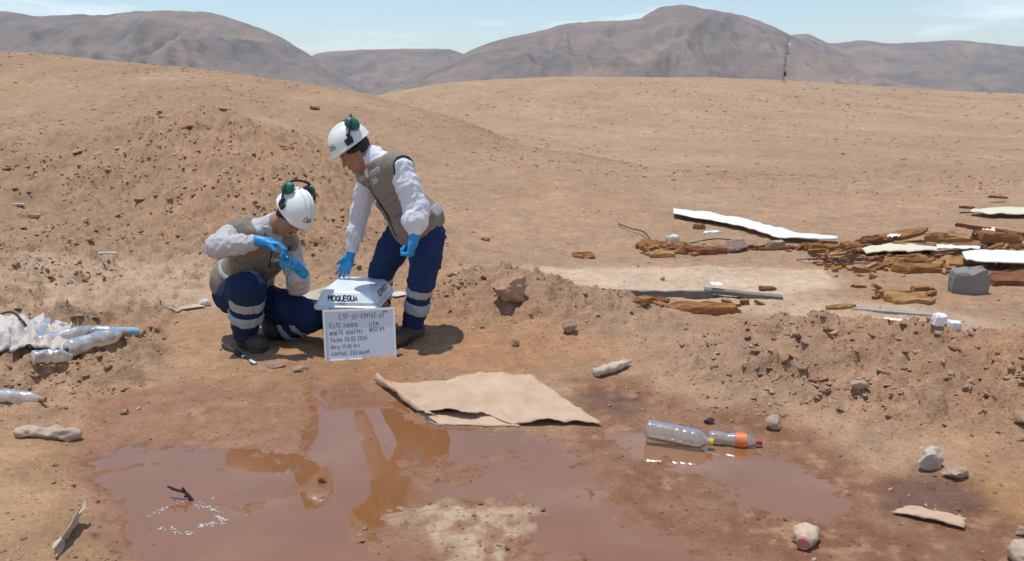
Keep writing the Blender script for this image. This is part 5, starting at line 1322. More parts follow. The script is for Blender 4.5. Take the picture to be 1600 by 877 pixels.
# ------------------------------------------------------------------ insulation foam, cladding sheets, rubble
M_FOAM = mat('brown_foam', (.285, .128, .042), .95, .22, 14, .8, 45, bdist=.012, dust=.22, dustcol=(.42, .24, .11))
M_FOAML = mat('tan_foam', (.36, .195, .075), .95, .18, 14, .8, 45, bdist=.012, dust=.3, dustcol=(.42, .27, .15))
M_FOAMD = mat('rust_foam', (.20, .080, .034), .95, .2, 14, .8, 45, bdist=.012, dust=.12)
M_WHITE = mat('white_sheet', (.80, .80, .77), .5, .03, 5, .05, 30, dust=.05)
M_CREAM = mat('cream_sheet', (.66, .60, .45), .6, .05, 5, .05, 30, dust=.08)
M_GREYS = mat('grey_strip', (.165, .155, .135), .8, .15, 12, .2, 40, dust=.2)
M_GREYR = mat('grey_stone', (.245, .222, .20), .9, .12, 10, .5, 30, bdist=.01, dust=.08)
M_SOILR = mat('earth_clod', (.385, .240, .158), .95, .15, 18, .7, 40, bdist=.01)
M_SOILD = mat('brown_clod', (.35, .215, .14), .95, .15, 18, .7, 40, bdist=.01)
M_PALER = mat('pale_stone', (.38, .280, .20), .9, .10, 14, .4, 40, bdist=.008)
def slab_geo(w, d, h, seed, n=14, rough=.16, crumble=.12):
    r = np.random.default_rng(seed); a = np.sort(r.uniform(0, 2 * math.pi, n) * .35 + np.arange(n) * 2 * math.pi / n * .65 + np.arange(n) * 0) 
    a = np.arange(n) * 2 * math.pi / n + r.uniform(-.12, .12, n)
    def sq(t):                                        # box-like outline
        c, s = math.cos(t), math.sin(t); k = (abs(c) ** 5 + abs(s) ** 5) ** (-1 / 5); return np.array([c * k * w / 2, s * k * d / 2])
    O = np.array([sq(t) * (1 - rough * r.power(.6)) for t in a])
    lv = [(0, .94), (.3, 1.0), (.72, .99), (.93, .95), (1.0, .86)]
    V, F = [], []
    for z, k in lv:
        for o in O: V.append([o[0] * k * (1 + r.uniform(-.04, .04)), o[1] * k * (1 + r.uniform(-.04, .04)), h * z * (1 + r.uniform(-crumble, crumble) * (z > .2))])
    for i in range(len(lv) - 1):
        for k in range(n): F.append((i * n + k, i * n + (k + 1) % n, (i + 1) * n + (k + 1) % n, (i + 1) * n + k))
    m = 6; b0 = len(V)
    for k in range(n): V.append([O[k][0] * .45, O[k][1] * .45, h * (1 + r.uniform(-crumble, crumble))])
    V.append([0, 0, h * (1 + r.uniform(-crumble, crumble))])
    t0 = (len(lv) - 1) * n
    for k in range(n): F.append((t0 + k, t0 + (k + 1) % n, b0 + (k + 1) % n, b0 + k)); F.append((b0 + k, b0 + (k + 1) % n, b0 + n))
    F.append(tuple(reversed(range(n))))
    return np.array(V), F
def chunk(name, px, py, w, d, h, m, label, cat, rotz=0., tilt=(0., 0.), seed=0, lift=0., group=None, rough=.16, crumble=.12, sink=.12):
    c = G(px, py); V, F = slab_geo(w, d, h, seed, rough=rough, crumble=crumble)
    V[:, 2] -= h * sink
    Rm = np.array(Matrix.Rotation(rotz, 3, 'Z') @ Matrix.Rotation(tilt[0], 3, 'X') @ Matrix.Rotation(tilt[1], 3, 'Y'))
    V = V @ Rm.T
    o = pmesh(name, V, F, m, smooth=False); o.location = Vector((c + [0, 0, lift]).tolist()); tag(o, label, cat, group); return o
def rock_mesh(name, seed, size, sub=3, planes=9, noise=.08):
    r = np.random.default_rng(seed); bm = bmesh.new(); bmesh.ops.create_icosphere(bm, subdivisions=sub, radius=1)
    V = np.array([v.co[:] for v in bm.verts]); N = r.normal(size=(planes, 3)); N /= np.linalg.norm(N, axis=1)[:, None]; D = r.uniform(.50, .92, planes)
    dot = V @ N.T; k = np.where(dot > .05, D[None] / np.maximum(dot, .05), 9).min(1); k = np.minimum(k, 1.25)
    V = V * k[:, None] * (1 + noise * perlin3(V * 2.2 + seed, seed) + noise * .5 * perlin3(V * 6 + seed, seed + 2))[:, None] * np.asarray(size) * .5
    F = [[v.index for v in f.verts] for f in bm.faces]; bm.free()
    me = bpy.data.meshes.new(name); me.from_pydata(V.tolist(), [], F); me.update(); return me
def rock(px, py, size, m, label, seed, rotz=0., sink=.25, sub=3, name='rock', cat='rock', noise=.1, planes=11):
    c = G(px, py); me = rock_mesh(name, seed, size, sub, planes, noise); o = link(name, me, m, None, smooth=False)
    o.rotation_euler = (0, 0, rotz); o.location = Vector((c + [0, 0, size[2] * (.5 - sink)]).tolist()); tag(o, label, cat); return o

# rocks one can pick out
rock(795, 468, (.30, .22, .19), M_SOILR, 'large pale topped clod on the heap right of the standing worker', 3, .3, .12, 4, noise=.16)
rock(887, 520, (.11, .10, .09), M_SOILD, 'fist sized brown rock halfway down the middle heap', 5, .2, .1)
rock(803, 541, (.06, .05, .055), M_SOILD, 'small brown stone at the foot of the middle heap', 6, .7, .1)
rock(707, 432, (.12, .08, .05), M_SOILD, 'flat dark stone right behind the standing worker\'s knee', 8, .1, .15)
chunk('boulder', 1510, 456, .33, .22, .20, M_GREYR, 'big grey boulder in front of the foam rubble', 'boulder', .12, (.06, -.05), 88, rough=.2, crumble=.10, sink=.06)
rock(1147, 392, (.26, .2, .16), mat('pink_grey_stone', (.30, .20, .155), .9, .1, 10, .4), 'pinkish grey block right of the small foam pile', 14, .4, .1, planes=7)
rock(1210, 668, (.10, .08, .075), M_PALER, 'pale round stone beside the red capped bottle', 16, 0, .15)
rock(1108, 662, (.055, .045, .04), mat('dark_clod', (.085, .04, .03), .9), 'dark brown lump behind the two clear bottles', 17, 0, .1)
rock(1455, 733, (.12, .08, .11), mat('white_stone', (.50, .42, .34), .8, .14, 18, .6, 40, dust=.55), 'tall whitish stone at the foot of the right heap', 19, .4, .15, noise=.2)
rock(1492, 748, (.12, .07, .06), M_PALER, 'low brownish stone leaning beside the whitish stone', 20, -.3, .15, noise=.2)
rock(1598, 664, (.10, .1, .09), M_SOILD, 'brown rock at the right edge on the heap slope', 22, 0, .15)
rock(1340, 608, (.09, .06, .045), M_PALER, 'pale flat clod high on the right heap', 23, .2, .5)
rock(1200, 612, (.09, .06, .04), M_SOILR, 'flat tan clod on the left flank of the right heap', 25, .2, .45)
rock(503, 754, (.045, .035, .03), mat('wet_red_stone', (.20, .07, .045), .5), 'small red brown stone in the middle of the puddle', 27, 0, .2)
rock(194, 648, (.045, .04, .035), M_SOILD, 'small brown stone on the mud left of the puddle', 28, 0, .15)
rock(141, 378, (.10, .08, .075), M_SOILD, 'round brown clod on the flat ground at left', 30, 0, .15)
rock(491, 172, (.35, .28, .2), M_PALER, 'pale rock on the hillside above the bending worker', 31, 0, .2)
rock(432, 575, (.09, .07, .05), M_SOILD, 'crumbly reddish clod in front of the crouching worker\'s boot', 33, .3, .3)
rock(470, 578, (.10, .07, .045), M_SOILD, 'flat reddish clod between the boot and the whiteboard', 34, .1, .3)
rock(1036, 438, (.05, .05, .045), M_SOILD, 'small dark ball shaped clod on the pale clay pan', 35, 0, .1)
rock(333, 782, (.02, .02, .016), M_PALER, 'tiny white pebble near the twig in the puddle', 36, 0, .2)
rock(1598, 836, (.06, .05, .04), M_PALER, 'pale stone half out of frame at the lower right', 38, 0, .2)

def plank(name, p0, p1, wd, ht, m, label, cat, lift=0.0, drop=0.0, bend=.012, seed=3):
    """long thin strip lying on the flat between two photo points"""
    a = np.array([*gz0(*p0), 0.]); b = np.array([*gz0(*p1), 0.]); d = nrm(b - a); sd = np.array([-d[1], d[0], 0]); V, F = [], []; n = 18
    for i in range(n + 1):
        t = i / n; p = a + (b - a) * t; z = max(hz(p[0], p[1]), -.01) * .6 + lift * (1 - t) + bend * perlin2(np.array([t * 4.]), np.array([seed + .3]), seed)[0]; w = wd * (1 + .2 * perlin2(np.array([t * 6.]), np.array([.7]), seed)[0]); h_ = ht * (1 + .3 * perlin2(np.array([t * 8.]), np.array([.2]), seed + 1)[0])
        for q, zz in ((-w, z - .01), (-w, z + h_), (w, z + h_ * .9), (w, z - .01)): V.append([p[0] + sd[0] * q, p[1] + sd[1] * q, zz])
    for i in range(n):
        for k in range(4): F.append((i * 4 + k, i * 4 + (k + 1) % 4, (i + 1) * 4 + (k + 1) % 4, (i + 1) * 4 + k))
    F += [(3, 2, 1, 0), (n * 4, n * 4 + 1, n * 4 + 2, n * 4 + 3)]
    o = pmesh(name, V, F, m, smooth=False); recenter(o); tag(o, label, cat); return o
# white cladding strip snaking down the slope
def ribbon(name, top, bot, m, label, cat, th=.01, sub=6, curl=.02, seed=0, lift=.02, group=None, hover=None, flat=False):
    G_ = (lambda *q: np.array([*gz0(*q), 0.])) if flat else G
    A = bez([G_(*q) for q in top], 28); B = bez([G_(*q) for q in bot], 28); n = min(len(A), len(B)); V, F = [], []
    for i in range(n):
        for j in range(sub + 1):
            t = j / sub; p = A[i] * t + B[i] * (1 - t)
            e = .02 * perlin2(np.array([i * .5]), np.array([t * 2 + seed]), seed)[0] if j in (0, sub) else 0
            z = hz(p[0], p[1]) + lift + curl * (1 + perlin2(np.array([i * .23 + seed]), np.array([t * 1.2]), 4)[0]) * (1.0 if hover is None else hover(i / n, t))
            V.append([p[0], p[1] + e, z])
    for i in range(n - 1):
        for j in range(sub):
            a = i * (sub + 1) + j; F.append((a, a + sub + 1, a + sub + 2, a + 1))
    o = pmesh(name, V, F, m); md = o.modifiers.new('thick', 'SOLIDIFY'); md.thickness = th; md.offset = -1
    recenter(o); tag(o, label, cat, group); return o
ribbon('metal_sheet', [(1052, 333), (1110, 340), (1170, 352), (1230, 368), (1308, 378)], [(1052, 342), (1110, 352), (1170, 366), (1225, 381), (1308, 382)], M_WHITE, 'long bright white cladding strip snaking down to the rubble', 'metal sheet', .012, 5, .022, 1, .05)
ribbon('metal_sheet', [(1345, 400), (1390, 391), (1440, 394), (1480, 400)], [(1352, 407), (1390, 404), (1440, 403), (1480, 402)], M_CREAM, 'cream cladding sheet lying in front of the foam rubble', 'metal sheet', .012, 5, .018, 2, .06)
ribbon('metal_sheet', [(1462, 396), (1490, 397), (1530, 399)], [(1462, 402), (1490, 402), (1530, 402)], M_WHITE, 'short white sheet just right of the cream sheet', 'metal sheet', .01, 4, .015, 3, .08)
ribbon('metal_sheet', [(1500, 416), (1540, 412), (1590, 414), (1660, 418)], [(1506, 428), (1540, 432), (1590, 434), (1660, 438)], M_WHITE, 'wide white sheet lying over brown foam at the right edge', 'metal sheet', .012, 5, .010, 4, .13)
ribbon('metal_sheet', [(1516, 335), (1560, 332), (1660, 331)], [(1516, 338), (1560, 342), (1660, 342)], M_CREAM, 'pale cream sheet alone on the rise at the right edge', 'metal sheet', .012, 4, .02, 5, .05)
ribbon('metal_sheet', [(1518, 380), (1535, 375), (1552, 373)], [(1520, 384), (1538, 384), (1552, 383)], M_WHITE, 'white sheet corner poking up between the foam planks', 'metal sheet', .01, 4, .03, 6, .10)
ribbon('metal_sheet', [(1385, 381), (1405, 381)], [(1385, 385), (1405, 385)], M_WHITE, 'small white sheet scrap under the upper foam board', 'metal sheet', .01, 3, .03, 7, .08)
plank('metal_strip', (895, 464), (1112, 463), .03, .055, M_GREYS, 'long grey metal strip lying along the pale clay pan', 'metal strip')
plank('metal_strip', (1100, 461), (1222, 467), .05, .022, M_GREYS, 'grey metal strip continuing right of the long one', 'metal strip', lift=.045, drop=.045)
plank('metal_strip', (1330, 484), (1472, 496), .05, .015, mat('light_grey_strip', (.33, .29, .25), .7, .1, 10, .1, dust=.3), 'pale grey strip on the flat behind the right heap', 'metal strip')
ribbon('metal_sheet', [(1380, 502), (1422, 505)], [(1382, 505), (1422, 508)], M_WHITE, 'thin white scrap just behind the right heap crest', 'metal sheet', .01, 3, .004, 11, .02, flat=True)
ribbon('paper_scrap', [(1108, 458), (1128, 460)], [(1112, 463), (1130, 463)], M_WHITE, 'white paper scrap lying on the grey metal strip', 'scrap', .006, 3, .01, 12, .10, flat=True)
chunk('white_block', 1464, 506, .08, .06, .06, M_WHITE, 'white broken block behind the right heap crest', 'block', .3, (.2, .1), 61)
chunk('white_block', 1489, 513, .08, .06, .045, M_WHITE, 'small white lump right of the white broken block', 'block', -.2, (0, .1), 62)

# foam: planks and broken boards (photo x, y of the near edge centre, width, depth, height ...)
FO = [
 (1095, 487, .62, .22, .10, M_FOAM, .04, (.0, .02), 'brown foam slab behind the middle heap'),
 (1022, 470, .26, .10, .06, M_FOAMD, -.05, (0, .06), 'rust brown foam splinter left of the brown slab'),
 (1416, 470, .40, .26, .10, M_FOAML, -.1, (.22, .0), 'broken brown foam board lying apart in front of the rubble'),
 (1312, 482, .26, .10, .05, M_FOAML, .1, (0, 0), 'low tan foam piece left of the pale grey strip'),
 (1198, 453, .20, .08, .045, M_FOAMD, .0, (0, 0), 'narrow rust foam piece at the end of the grey strip'),
 (1342, 450, .14, .06, .04, M_FOAMD, .1, (0, 0), 'small rust splinter left of the broken foam board'),
 (1022, 388, .44, .22, .12, M_FOAM, .05, (.1, .1), 'upper brown foam board of the small left pile'),
 (1030, 401, .34, .20, .09, M_FOAML, .0, (0, 0), 'rounded tan foam block at the front of the small left pile'),
 (1102, 396, .52, .20, .12, M_FOAMD, -.03, (.05, 0), 'rust foam board with dark end right in the small left pile'),
 (1068, 392, .24, .2, .14, M_FOAML, .3, (0, .1), 'crumbled tan foam lump in the middle of the small left pile'),
 (1195, 391, .80, .07, .05, M_FOAMD, -.02, (0, .02), 'thin rust pipe shell trailing right of the small left pile'),
 (1092, 358, .16, .12, .11, M_FOAM, .2, (0, 0), 'small brown foam chunk under the white cladding strip'),
 (912, 403, .26, .12, .08, M_FOAM, -.1, (.3, 0), 'lone orange brown foam piece on the slope right of the workers'),
 (758, 376, .11, .07, .05, M_FOAM, -.5, (.2, 0), 'small lone foam piece near the standing worker\'s back'),
 (443, 235, .32, .12, .07, M_FOAM, -.15, (.3, 0), 'rust foam flake on the slope above the crouching worker'),
 (1285, 392, .42, .22, .13, M_FOAM, .1, (.0, .05), 'leftmost brown foam board of the large rubble pile'),
 (1335, 391, .36, .24, .14, M_FOAM, -.1, (.05, -.05), 'second foam board from the left in the large rubble pile'),
 (1365, 388, .38, .16, .12, M_FOAMD, .05, (.1, 0), 'rust foam block under the long tilted board'),
 (1400, 380, .95, .26, .10, M_FOAM, .06, (.05, -.12), 'long tilted foam board at the back of the rubble pile'),
 (1432, 392, .60, .24, .14, M_FOAM, -.04, (.05, .05), 'thick foam board in the middle of the rubble pile'),
 (1480, 386, .50, .20, .16, M_FOAML, .1, (0, 0), 'tan foam board behind the middle of the rubble pile'),
 (1500, 392, .55, .25, .13, M_FOAM, .0, (.1, .0), 'brown foam board right of the middle of the pile'),
 (1560, 372, 1.0, .12, .07, M_FOAMD, -.08, (0, .16), 'dark foam plank sloping down across the pile\'s top right'),
 (1556, 384, .50, .26, .15, M_FOAM, -.05, (0, 0), 'brown foam block under the sloping dark plank'),
 (1592, 390, .60, .2, .10, M_FOAMD, .02, (0, .05), 'dark rust board at the right edge of the rubble'),
 (1500, 414, .62, .26, .13, M_FOAML, .18, (.05, -.14), 'large tan foam wedge behind the grey boulder'),
 (1438, 412, .40, .18, .08, M_FOAMD, .0, (0, 0), 'low rust foam strip under the cream sheet'),
 (1432, 424, .46, .24, .12, M_FOAM, .1, (.05, -.08), 'front brown foam slab left of the grey boulder'),
 (1580, 441, .70, .3, .13, M_FOAMD, .0, (.05, 0), 'dark red foam slab under the white sheet at right'),
 (1575, 408, .50, .22, .11, M_FOAML, -.1, (0, .0), 'tan foam board behind the wide white sheet'),
 (1510, 333, .22, .08, .05, M_FOAMD, .0, (0, 0), 'small rust splinter left of the lone cream sheet'),
 (1558, 316, .30, .08, .05, M_FOAM, .0, (0, 0), 'distant rust foam stick on the rise at right'),
 (1420, 404, .26, .14, .08, M_FOAM, .2, (0, 0), 'small brown foam lump tucked under the cream sheet'),
]
for i, (x, y, w_, d_, h_, m_, rz, tl_, lab) in enumerate(FO):
    chunk('foam_board', x, y, w_, d_, h_ * .55, m_, lab, 'foam board', rz, (tl_[0] + .10 * math.sin(i * 2.3), tl_[1] + .07 * math.sin(i * 1.7)), 200 + i, lift=(.06 if y < 390 and x > 1270 else .0), group='broken insulation foam', rough=.38, crumble=.32)
# crumbs of foam and shredded sheet strewn round the rubble
def crumbs():
    r = np.random.default_rng(31); cube = np.array([(x, y, z) for z in (-1, 1) for x, y in ((-1, -1), (1, -1), (1, 1), (-1, 1))], float)
    cf = [(0, 3, 2, 1), (4, 5, 6, 7), (0, 1, 5, 4), (1, 2, 6, 5), (2, 3, 7, 6), (3, 0, 4, 7)]
    for nm, m_, zones, lab in (('foam_crumbs', M_FOAM, [(1270, 1600, 384, 432, 150), (1000, 1130, 384, 402, 50), (1000, 1200, 470, 486, 14), (1360, 1460, 450, 476, 14)], 'brown foam crumbs strewn round the rubble'),
                               ('tan_crumbs', M_FOAML, [(1290, 1600, 382, 440, 90), (1010, 1120, 384, 400, 30)], 'tan foam splinters strewn round the rubble'),
                               ('dark_crumbs', M_FOAMD, [(1290, 1600, 380, 428, 60), (1120, 1290, 386, 396, 20)], 'dark rust splinters strewn round the rubble')):
        V, F = [], []
        for x0, x1, y0, y1, n in zones:
            for k in range(n):
                c_ = G(r.uniform(x0, x1), r.triangular(y0, y0 + .35 * (y1 - y0), y1)); sz = np.array([r.uniform(.02, .11), r.uniform(.015, .05), r.uniform(.008, .028)]) * r.uniform(.5, 1.2)
                Rm = np.array(Matrix.Rotation(r.uniform(-.7, .7), 3, 'Z') @ Matrix.Rotation(r.normal() * .3, 3, 'Y')); o = len(V)
                V += ((cube * r.uniform(.6, 1.1, (8, 3)) * sz) @ Rm.T + c_ + [0, 0, sz[2] * .7]).tolist(); F += [tuple(q + o for q in f) for f in cf]
        o = pmesh(nm, V, F, m_, smooth=False); recenter(o); tag(o, lab, 'crumbs', kind='stuff')
crumbs()
# loose scraps
for i, (x, y, w_, d_, h_, m_, lab) in enumerate([
    (50, 340, .26, .09, .05, M_PALER, 'pale scrap on the berm at far left, upper one'), (28, 321, .18, .06, .03, M_WSACK, 'thin white scrap on the berm nearest the left edge'),
    (158, 398, .30, .05, .02, M_WSACK, 'thin white strip lying on the flat ground at left'), (1112, 366, .24, .1, .04, M_WHITE, 'white rubble scrap below the white cladding strip'),
    (1212, 388, .22, .12, .09, M_PALER, 'pale broken lump left of the rubble pile'), (1092, 380, .08, .05, .02, M_WHITE, 'tiny white scrap above the small foam pile'),
    (1050, 381, .16, .12, .10, M_CREAM, 'cream lump on the small left foam pile')]):
    chunk('scrap', x, y, w_, d_, h_, m_, lab, 'scrap', .1 * i, (0, 0), 300 + i)

# wires
def wire(name, pts, r, m, label, cat, lifts=None):
    P = []
    for k, q in enumerate(pts): p = G(*q[:2]); p[2] += (q[2] if len(q) > 2 else .01); P.append(p)
    V, F = tube_mesh(bez(P, 30), r, 6); o = pmesh(name, V, F, m); recenter(o); tag(o, label, cat); return o
wire('wire', [(966, 352, .02), (985, 362, .04), (1005, 370, .06), (1018, 380, .02)], .008, M_BLACK, 'thin black wire arching left of the small foam pile', 'wire')
wire('wire', [(1302, 398, .02), (1330, 400, .03), (1346, 401, .05)], .012, M_BLACK, 'black rod sticking out left of the cream sheet', 'wire')
M_BLUEW = mat('blue_rope', (.035, .05, .13), .7, dust=.3); rr = random.Random(4)
for k in range(5):
    y0 = 412 + rr.uniform(-3, 4); pts = [(1248 + 14 * k + rr.uniform(-4, 4) + t * (1370 - 1248) / 6 * rr.uniform(.5, .8), y0 + rr.uniform(-3, 3), rr.uniform(.01, .06)) for t in range(6)]
    wire('rope', pts, .006, M_BLUEW, 'tangled blue rope strand on the flat before the rubble', 'rope')['group'] = 'blue rope tangle'
wire('wire', [(1160, 384, .05), (1120, 383, .07), (1085, 386, .05), (1060, 390, .02)], .007, M_BLACK, 'thin dark wire looping over the small foam pile', 'wire')
wire('cable', [(-20, 513, .05), (18, 510, .10), (36, 520, .09), (44, 524, .05)], .008, M_BLACK, 'black cable looping over the white sack at left', 'cable')

# ------------------------------------------------------------------ radio mast on the ridge
def mast():
    D = 118.0; b = J(1223, 131, D); b[2] = hz(b[0], b[1]) - .2; top = J(1228, 55, D)[2]; H = top - b[2]
    root = empty('radio_mast', b, 'slim lattice radio mast standing on the far dune ridge', 'mast')
    m = mat('mast_steel', (.20, .20, .21), .6, .1, 2, 0); wd = .16
    lean = np.array([.045 * H, 0, 0]) * .9
    pt = lambda k, z: b + np.array([wd * math.cos(k * 2.094 + .5), wd * math.sin(k * 2.094 + .5), 0]) + lean * (z / H) + np.array([0, 0, z])
    for k in range(3): V, F = tube_mesh([pt(k, 0), pt(k, H)], .02, 6); pmesh('leg', V, F, m, root)
    N = 26
    for i in range(N):
        z0, z1 = H * i / N, H * (i + 1) / N; V, F = [], []
        for k in range(3):
            v, f = tube_mesh([pt(k, z0), pt((k + 1) % 3, z1)], .013, 4); n = len(V); V += v; F += [tuple(q + n for q in ff) for ff in f]
        pmesh('lattice_brace', V, F, m, root)
    for z, s in ((.62, 1), (.50, -1), (.38, -1)):
        p = pt(0, H * z); V, F = tube_mesh([p - [.5, 0, 0], p + [.45 * (1 if s > 0 else .2), 0, 0]], .05, 6); pmesh('antenna_arm', V, F, m, root)
    p = pt(0, H * .80); V, F = tube_mesh([p + [.12, -.1, 0], p + [.14, -.3, 0]], [.20, .22], 16); pmesh('dish', V, F, M_WHITE, root)
    p = pt(0, H * .20); V, F = tube_mesh([p + [0, -.15, -.35], p + [0, -.15, .35]], [.18, .18], 8); pmesh('equipment_box', V, F, M_BLACK, root)
    V, F = tube_mesh([b, b + [0, 0, .35]], [.5, .45], 8); pmesh('footing', V, F, mat('concrete', (.3, .28, .26)), root)
mast()

# ------------------------------------------------------------------ clods and grit
def scatter():
    r = np.random.default_rng(19)
    ico = bmesh.new(); bmesh.ops.create_icosphere(ico, subdivisions=1, radius=1); IV = np.array([v.co[:] for v in ico.verts]); IF = np.array([[v.index for v in f.verts] for f in ico.faces])
    ico2 = bmesh.new(); bmesh.ops.create_icosphere(ico2, subdivisions=2, radius=1); IV2 = np.array([v.co[:] for v in ico2.verts]); IF2 = np.array([[v.index for v in f.verts] for f in ico2.faces])
    CUBE = np.array([(x, y, z) for z in (-1, 1) for x, y in ((-1, -1), (1, -1), (1, 1), (-1, 1))], float) * .8
    CF = np.array([(0, 2, 1), (0, 3, 2), (4, 5, 6), (4, 6, 7), (0, 1, 5), (0, 5, 4), (1, 2, 6), (1, 6, 5), (2, 3, 7), (2, 7, 6), (3, 0, 4), (3, 4, 7)])
    def cut(V0, m):
        N = r.normal(size=(m, 9, 3)); N /= np.linalg.norm(N, axis=2)[:, :, None]; D = r.uniform(.55, .95, (m, 9))
        dot = np.einsum('vk,mpk->mvp', V0, N); k = np.where(dot > .06, D[:, None, :] / np.maximum(dot, .06), 9).min(2); return V0[None] * np.minimum(k, 1.3)[:, :, None]
    # candidate positions: fan-shaped so that density per picture area stays even
    n = 150000
    yy = np.exp(r.uniform(math.log(2.2), math.log(24), n)); xx = r.uniform(-.78, .78, n) * yy
    _, cl = mounds(xx, yy); bm_ = berm_mask(xx, yy); clod = np.maximum(cl, bm_)
    patchy = sstep(-.05, .45, fbm2(xx * 1.1, yy * 1.1, 4, 81, .6))
    dens = .035 + .95 * clod * (.15 + .85 * patchy) + .12 * patchy
    wd, isle, isle2 = water_dist(xx, np.minimum(yy, 6)); dens = np.where((yy < 5) & (wd < .03), .006, dens); dens = np.where((yy < 5) & (wd >= .03) & (wd < .3), dens * .5, dens)
    pp = (poly_sdf(xx, yy, SLABPAN) < 0) | (poly_sdf(xx, yy, PALEPAN2) < 0); dens = np.where(pp & (cl < .1), dens * .15, dens)
    # keep clear of where the workers and the box stand
    keep = (r.uniform(size=n) < dens * (.45 + .30 * clod)) & ~((np.abs(xx + 1.0) < .30) & (np.abs(yy - 4.95) < .33))
    xx, yy, clod = xx[keep], yy[keep], clod[keep]; n = len(xx)
    size = .0042 + .021 * r.power(.45, n) ** 2.2 * (.42 + .9 * clod) + .0012 * np.maximum(yy - 4, 0) * r.uniform(.3, 1.2, n)
    zz = hgrid(xx, yy)
    pal = np.array([(.375, .232, .148), (.34, .20, .122), (.41, .268, .175), (.46, .33, .23), (.33, .195, .12), (.37, .22, .135)])
    ci = r.choice(len(pal), n, p=[.30, .24, .18, .08, .08, .12]); colr = pal[ci] * r.uniform(.85, 1.15, (n, 1))
    wetc = (yy < 4.6) & (water_dist(xx, yy)[0] < .18); colr[wetc] *= np.array([.62, .52, .46])
    sc = size[:, None] * np.stack([r.uniform(.7, 1.35, n), r.uniform(.7, 1.35, n), np.where(clod > .3, r.uniform(.14, .42, n), r.uniform(.25, .6, n))], 1)
    base = CUBE[None] * r.uniform(.45, 1.15, (n, 8, 3)) + r.normal(size=(n, 1, 3)) * .05
    tx, ty = r.normal(size=n) * .32, r.normal(size=n) * .32
    ang = r.uniform(0, 6.283, n); c_, s_ = np.cos(ang), np.sin(ang)
    P = base * sc[:, None, :]; P[..., 2] += P[..., 0] * tx[:, None] + P[..., 1] * ty[:, None]; P = np.stack([P[..., 0] * c_[:, None] - P[..., 1] * s_[:, None], P[..., 0] * s_[:, None] + P[..., 1] * c_[:, None], P[..., 2]], -1)
    P += np.stack([xx, yy, zz + sc[:, 2] * .3 + size * .03], 1)[:, None, :]
    nv = 8; F = (CF[None] + (np.arange(n) * nv)[:, None, None]).reshape(-1, 3)
    m = bpy.data.materials.new('loose_clods'); m.use_nodes = True; nn, ll = m.node_tree.nodes, m.node_tree.links; b = nn['Principled BSDF']; b.inputs['Roughness'].default_value = .95; b.inputs['Specular IOR Level'].default_value = .1
    a = nn.new('ShaderNodeVertexColor'); a.layer_name = 'soil'; no = nn.new('ShaderNodeTexNoise'); no.inputs['Scale'].default_value = 60; no.inputs['Detail'].default_value = 4
    tc = nn.new('ShaderNodeTexCoord'); ll.new(tc.outputs['Object'], no.inputs['Vector'])
    mr = nn.new('ShaderNodeMapRange'); mr.inputs[1].default_value = .3; mr.inputs[2].default_value = .7; mr.inputs[3].default_value = .8; mr.inputs[4].default_value = 1.2; ll.new(no.outputs['Fac'], mr.inputs[0])
    mu = nn.new('ShaderNodeMixRGB'); mu.blend_type = 'MULTIPLY'; mu.inputs[0].default_value = 1; ll.new(a.outputs[0], mu.inputs[1]); ll.new(mr.outputs[0], mu.inputs[2]); ll.new(mu.outputs[0], b.inputs['Base Color'])
    o = npmesh('loose_clods', P.reshape(-1, 3), F, m, smooth=False)
    at = o.data.color_attributes.new('soil', 'FLOAT_COLOR', 'POINT')
    at.data.foreach_set('color', np.concatenate([np.repeat(colr, nv, 0), np.ones((n * nv, 1))], 1).astype(np.float32).ravel())
    tag(o, 'loose clods and grit strewn over the ground', 'clods', kind='stuff')
    n2 = 5200; yf = np.exp(r.uniform(math.log(15), math.log(115), n2)); xf_ = r.uniform(-.75, .75, n2) * yf
    kf = fbm2(xf_ * .12, yf * .05, 3, 88) > r.uniform(-.5, .5, n2); xf_, yf = xf_[kf], yf[kf]; n2 = len(xf_)
    sf = (.012 + .0016 * yf * r.uniform(.4, 1.5, n2)) * .8; zf = hgrid(xf_, yf)
    Pf = CUBE[None] * r.uniform(.45, 1.15, (n2, 8, 3)) * (sf[:, None] * np.stack([r.uniform(.8, 1.6, n2), r.uniform(.8, 1.4, n2), r.uniform(.3, .8, n2)], 1))[:, None, :] + np.stack([xf_, yf, zf], 1)[:, None, :]
    Ff = (CF[None] + (np.arange(n2) * 8)[:, None, None]).reshape(-1, 3); cf = pal[r.choice(len(pal), n2)] * r.uniform(.7, 1.15, (n2, 1))
    o = npmesh('distant_grit', Pf.reshape(-1, 3), Ff, m, smooth=False); at = o.data.color_attributes.new('soil', 'FLOAT_COLOR', 'POINT')
    at.data.foreach_set('color', np.concatenate([np.repeat(cf, 8, 0), np.ones((n2 * 8, 1))], 1).astype(np.float32).ravel())
    tag(o, 'scattered stones and grit on the far slopes', 'grit', kind='stuff')
    # bigger clods: each a thing of its own
    meshes = [rock_mesh('clod', 400 + k, (1.15, .9, .55), 2, 6, .10) for k in range(7)]
    for k, me in enumerate(meshes): me.materials.append([M_SOILR, M_SOILD, M_SOILR, M_PALER, M_SOILD, M_SOILR, M_SOILR][k])
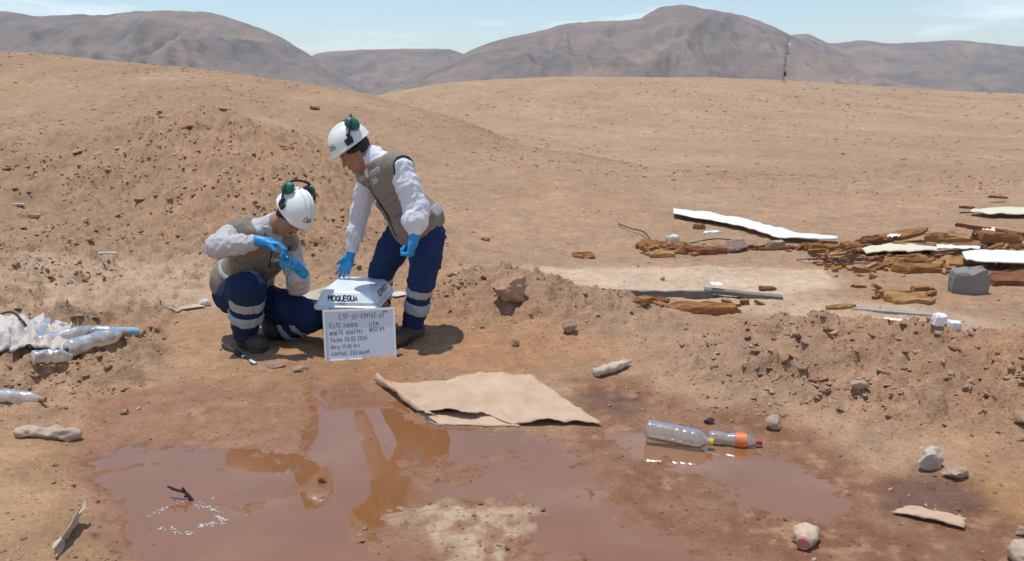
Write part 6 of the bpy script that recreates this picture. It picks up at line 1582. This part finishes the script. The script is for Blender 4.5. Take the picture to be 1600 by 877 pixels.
    spots = [('broken clod lying on the right hand spoil heap', 'clods on the right heap', 34, lambda: (r.uniform(1.1, 3.1), r.uniform(3.6, 4.7)), (.025, .062)),
             ('broken clod lying on the middle spoil heap', 'clods on the middle heap', 18, lambda: (r.uniform(-.55, 1.1), r.uniform(4.95, 5.95)), (.022, .05)),
             ('broken brown clod lying on the berm at left', 'clods on the left berm', 46, lambda: (r.uniform(-9.5, -4.2), r.uniform(9.6, 14)), (.06, .17)),
             ('broken clod on the reddish slope behind the workers', 'clods on the slope behind the workers', 40, lambda: (r.uniform(-4.6, -1.3), r.uniform(6.6, 11.5)), (.04, .11)),
             ('stone lying on the far open slope', 'stones on the far slope', 26, lambda: (r.uniform(-12, 16), r.uniform(16, 34)), (.08, .22))]
    for lab, grp, cnt, pos, (s0, s1) in spots:
        k = 0; tries = 0
        while k < cnt and tries < 4000:
            tries += 1; x, y = pos(); ax = x / y
            X_, Y_ = np.array([x]), np.array([y]); cld = max(mounds(X_, Y_)[1][0], berm_mask(X_, Y_)[0])
            if y < 15 and cld < .3: continue
            if abs(ax) > .7: continue
            s = s0 + (s1 - s0) * r.power(.7); me = meshes[r.integers(7)]
            q = bpy.data.objects.new('clod', me); COL.objects.link(q)
            q.scale = (s * r.uniform(.8, 1.3), s * r.uniform(.8, 1.2), s * r.uniform(.6, .95)); q.rotation_euler = (r.uniform(-.3, .3), r.uniform(-.3, .3), r.uniform(0, 6.28))
            q.location = (x, y, hz(x, y) + s * .06); tag(q, lab, 'clod', grp); k += 1
scatter()
# ------------------------------------------------------------------ the dusty air of the desert
hz_v = [(x, y, z) for z in (-14, 505) for x, y in ((-19900, -60), (19900, -60), (19900, 8000), (-19900, 8000))]
haze = pmesh('haze', hz_v, [(3, 2, 1, 0), (4, 5, 6, 7), (0, 1, 5, 4), (1, 2, 6, 5), (2, 3, 7, 6), (3, 0, 4, 7)], None, None, smooth=False)
hm = bpy.data.materials.new('haze'); hm.use_nodes = True
hn, hl = hm.node_tree.nodes, hm.node_tree.links; hn.clear()
ho = hn.new('ShaderNodeOutputMaterial'); hv = hn.new('ShaderNodeVolumePrincipled')
hv.inputs['Color'].default_value = (.86, .88, .95, 1); hv.inputs['Density'].default_value = 7e-5; hv.inputs['Anisotropy'].default_value = 0.1
hl.new(hv.outputs[0], ho.inputs['Volume']); haze.data.materials.append(hm)
tag(haze, 'pale dusty haze filling the air over the desert', 'haze', kind='stuff')
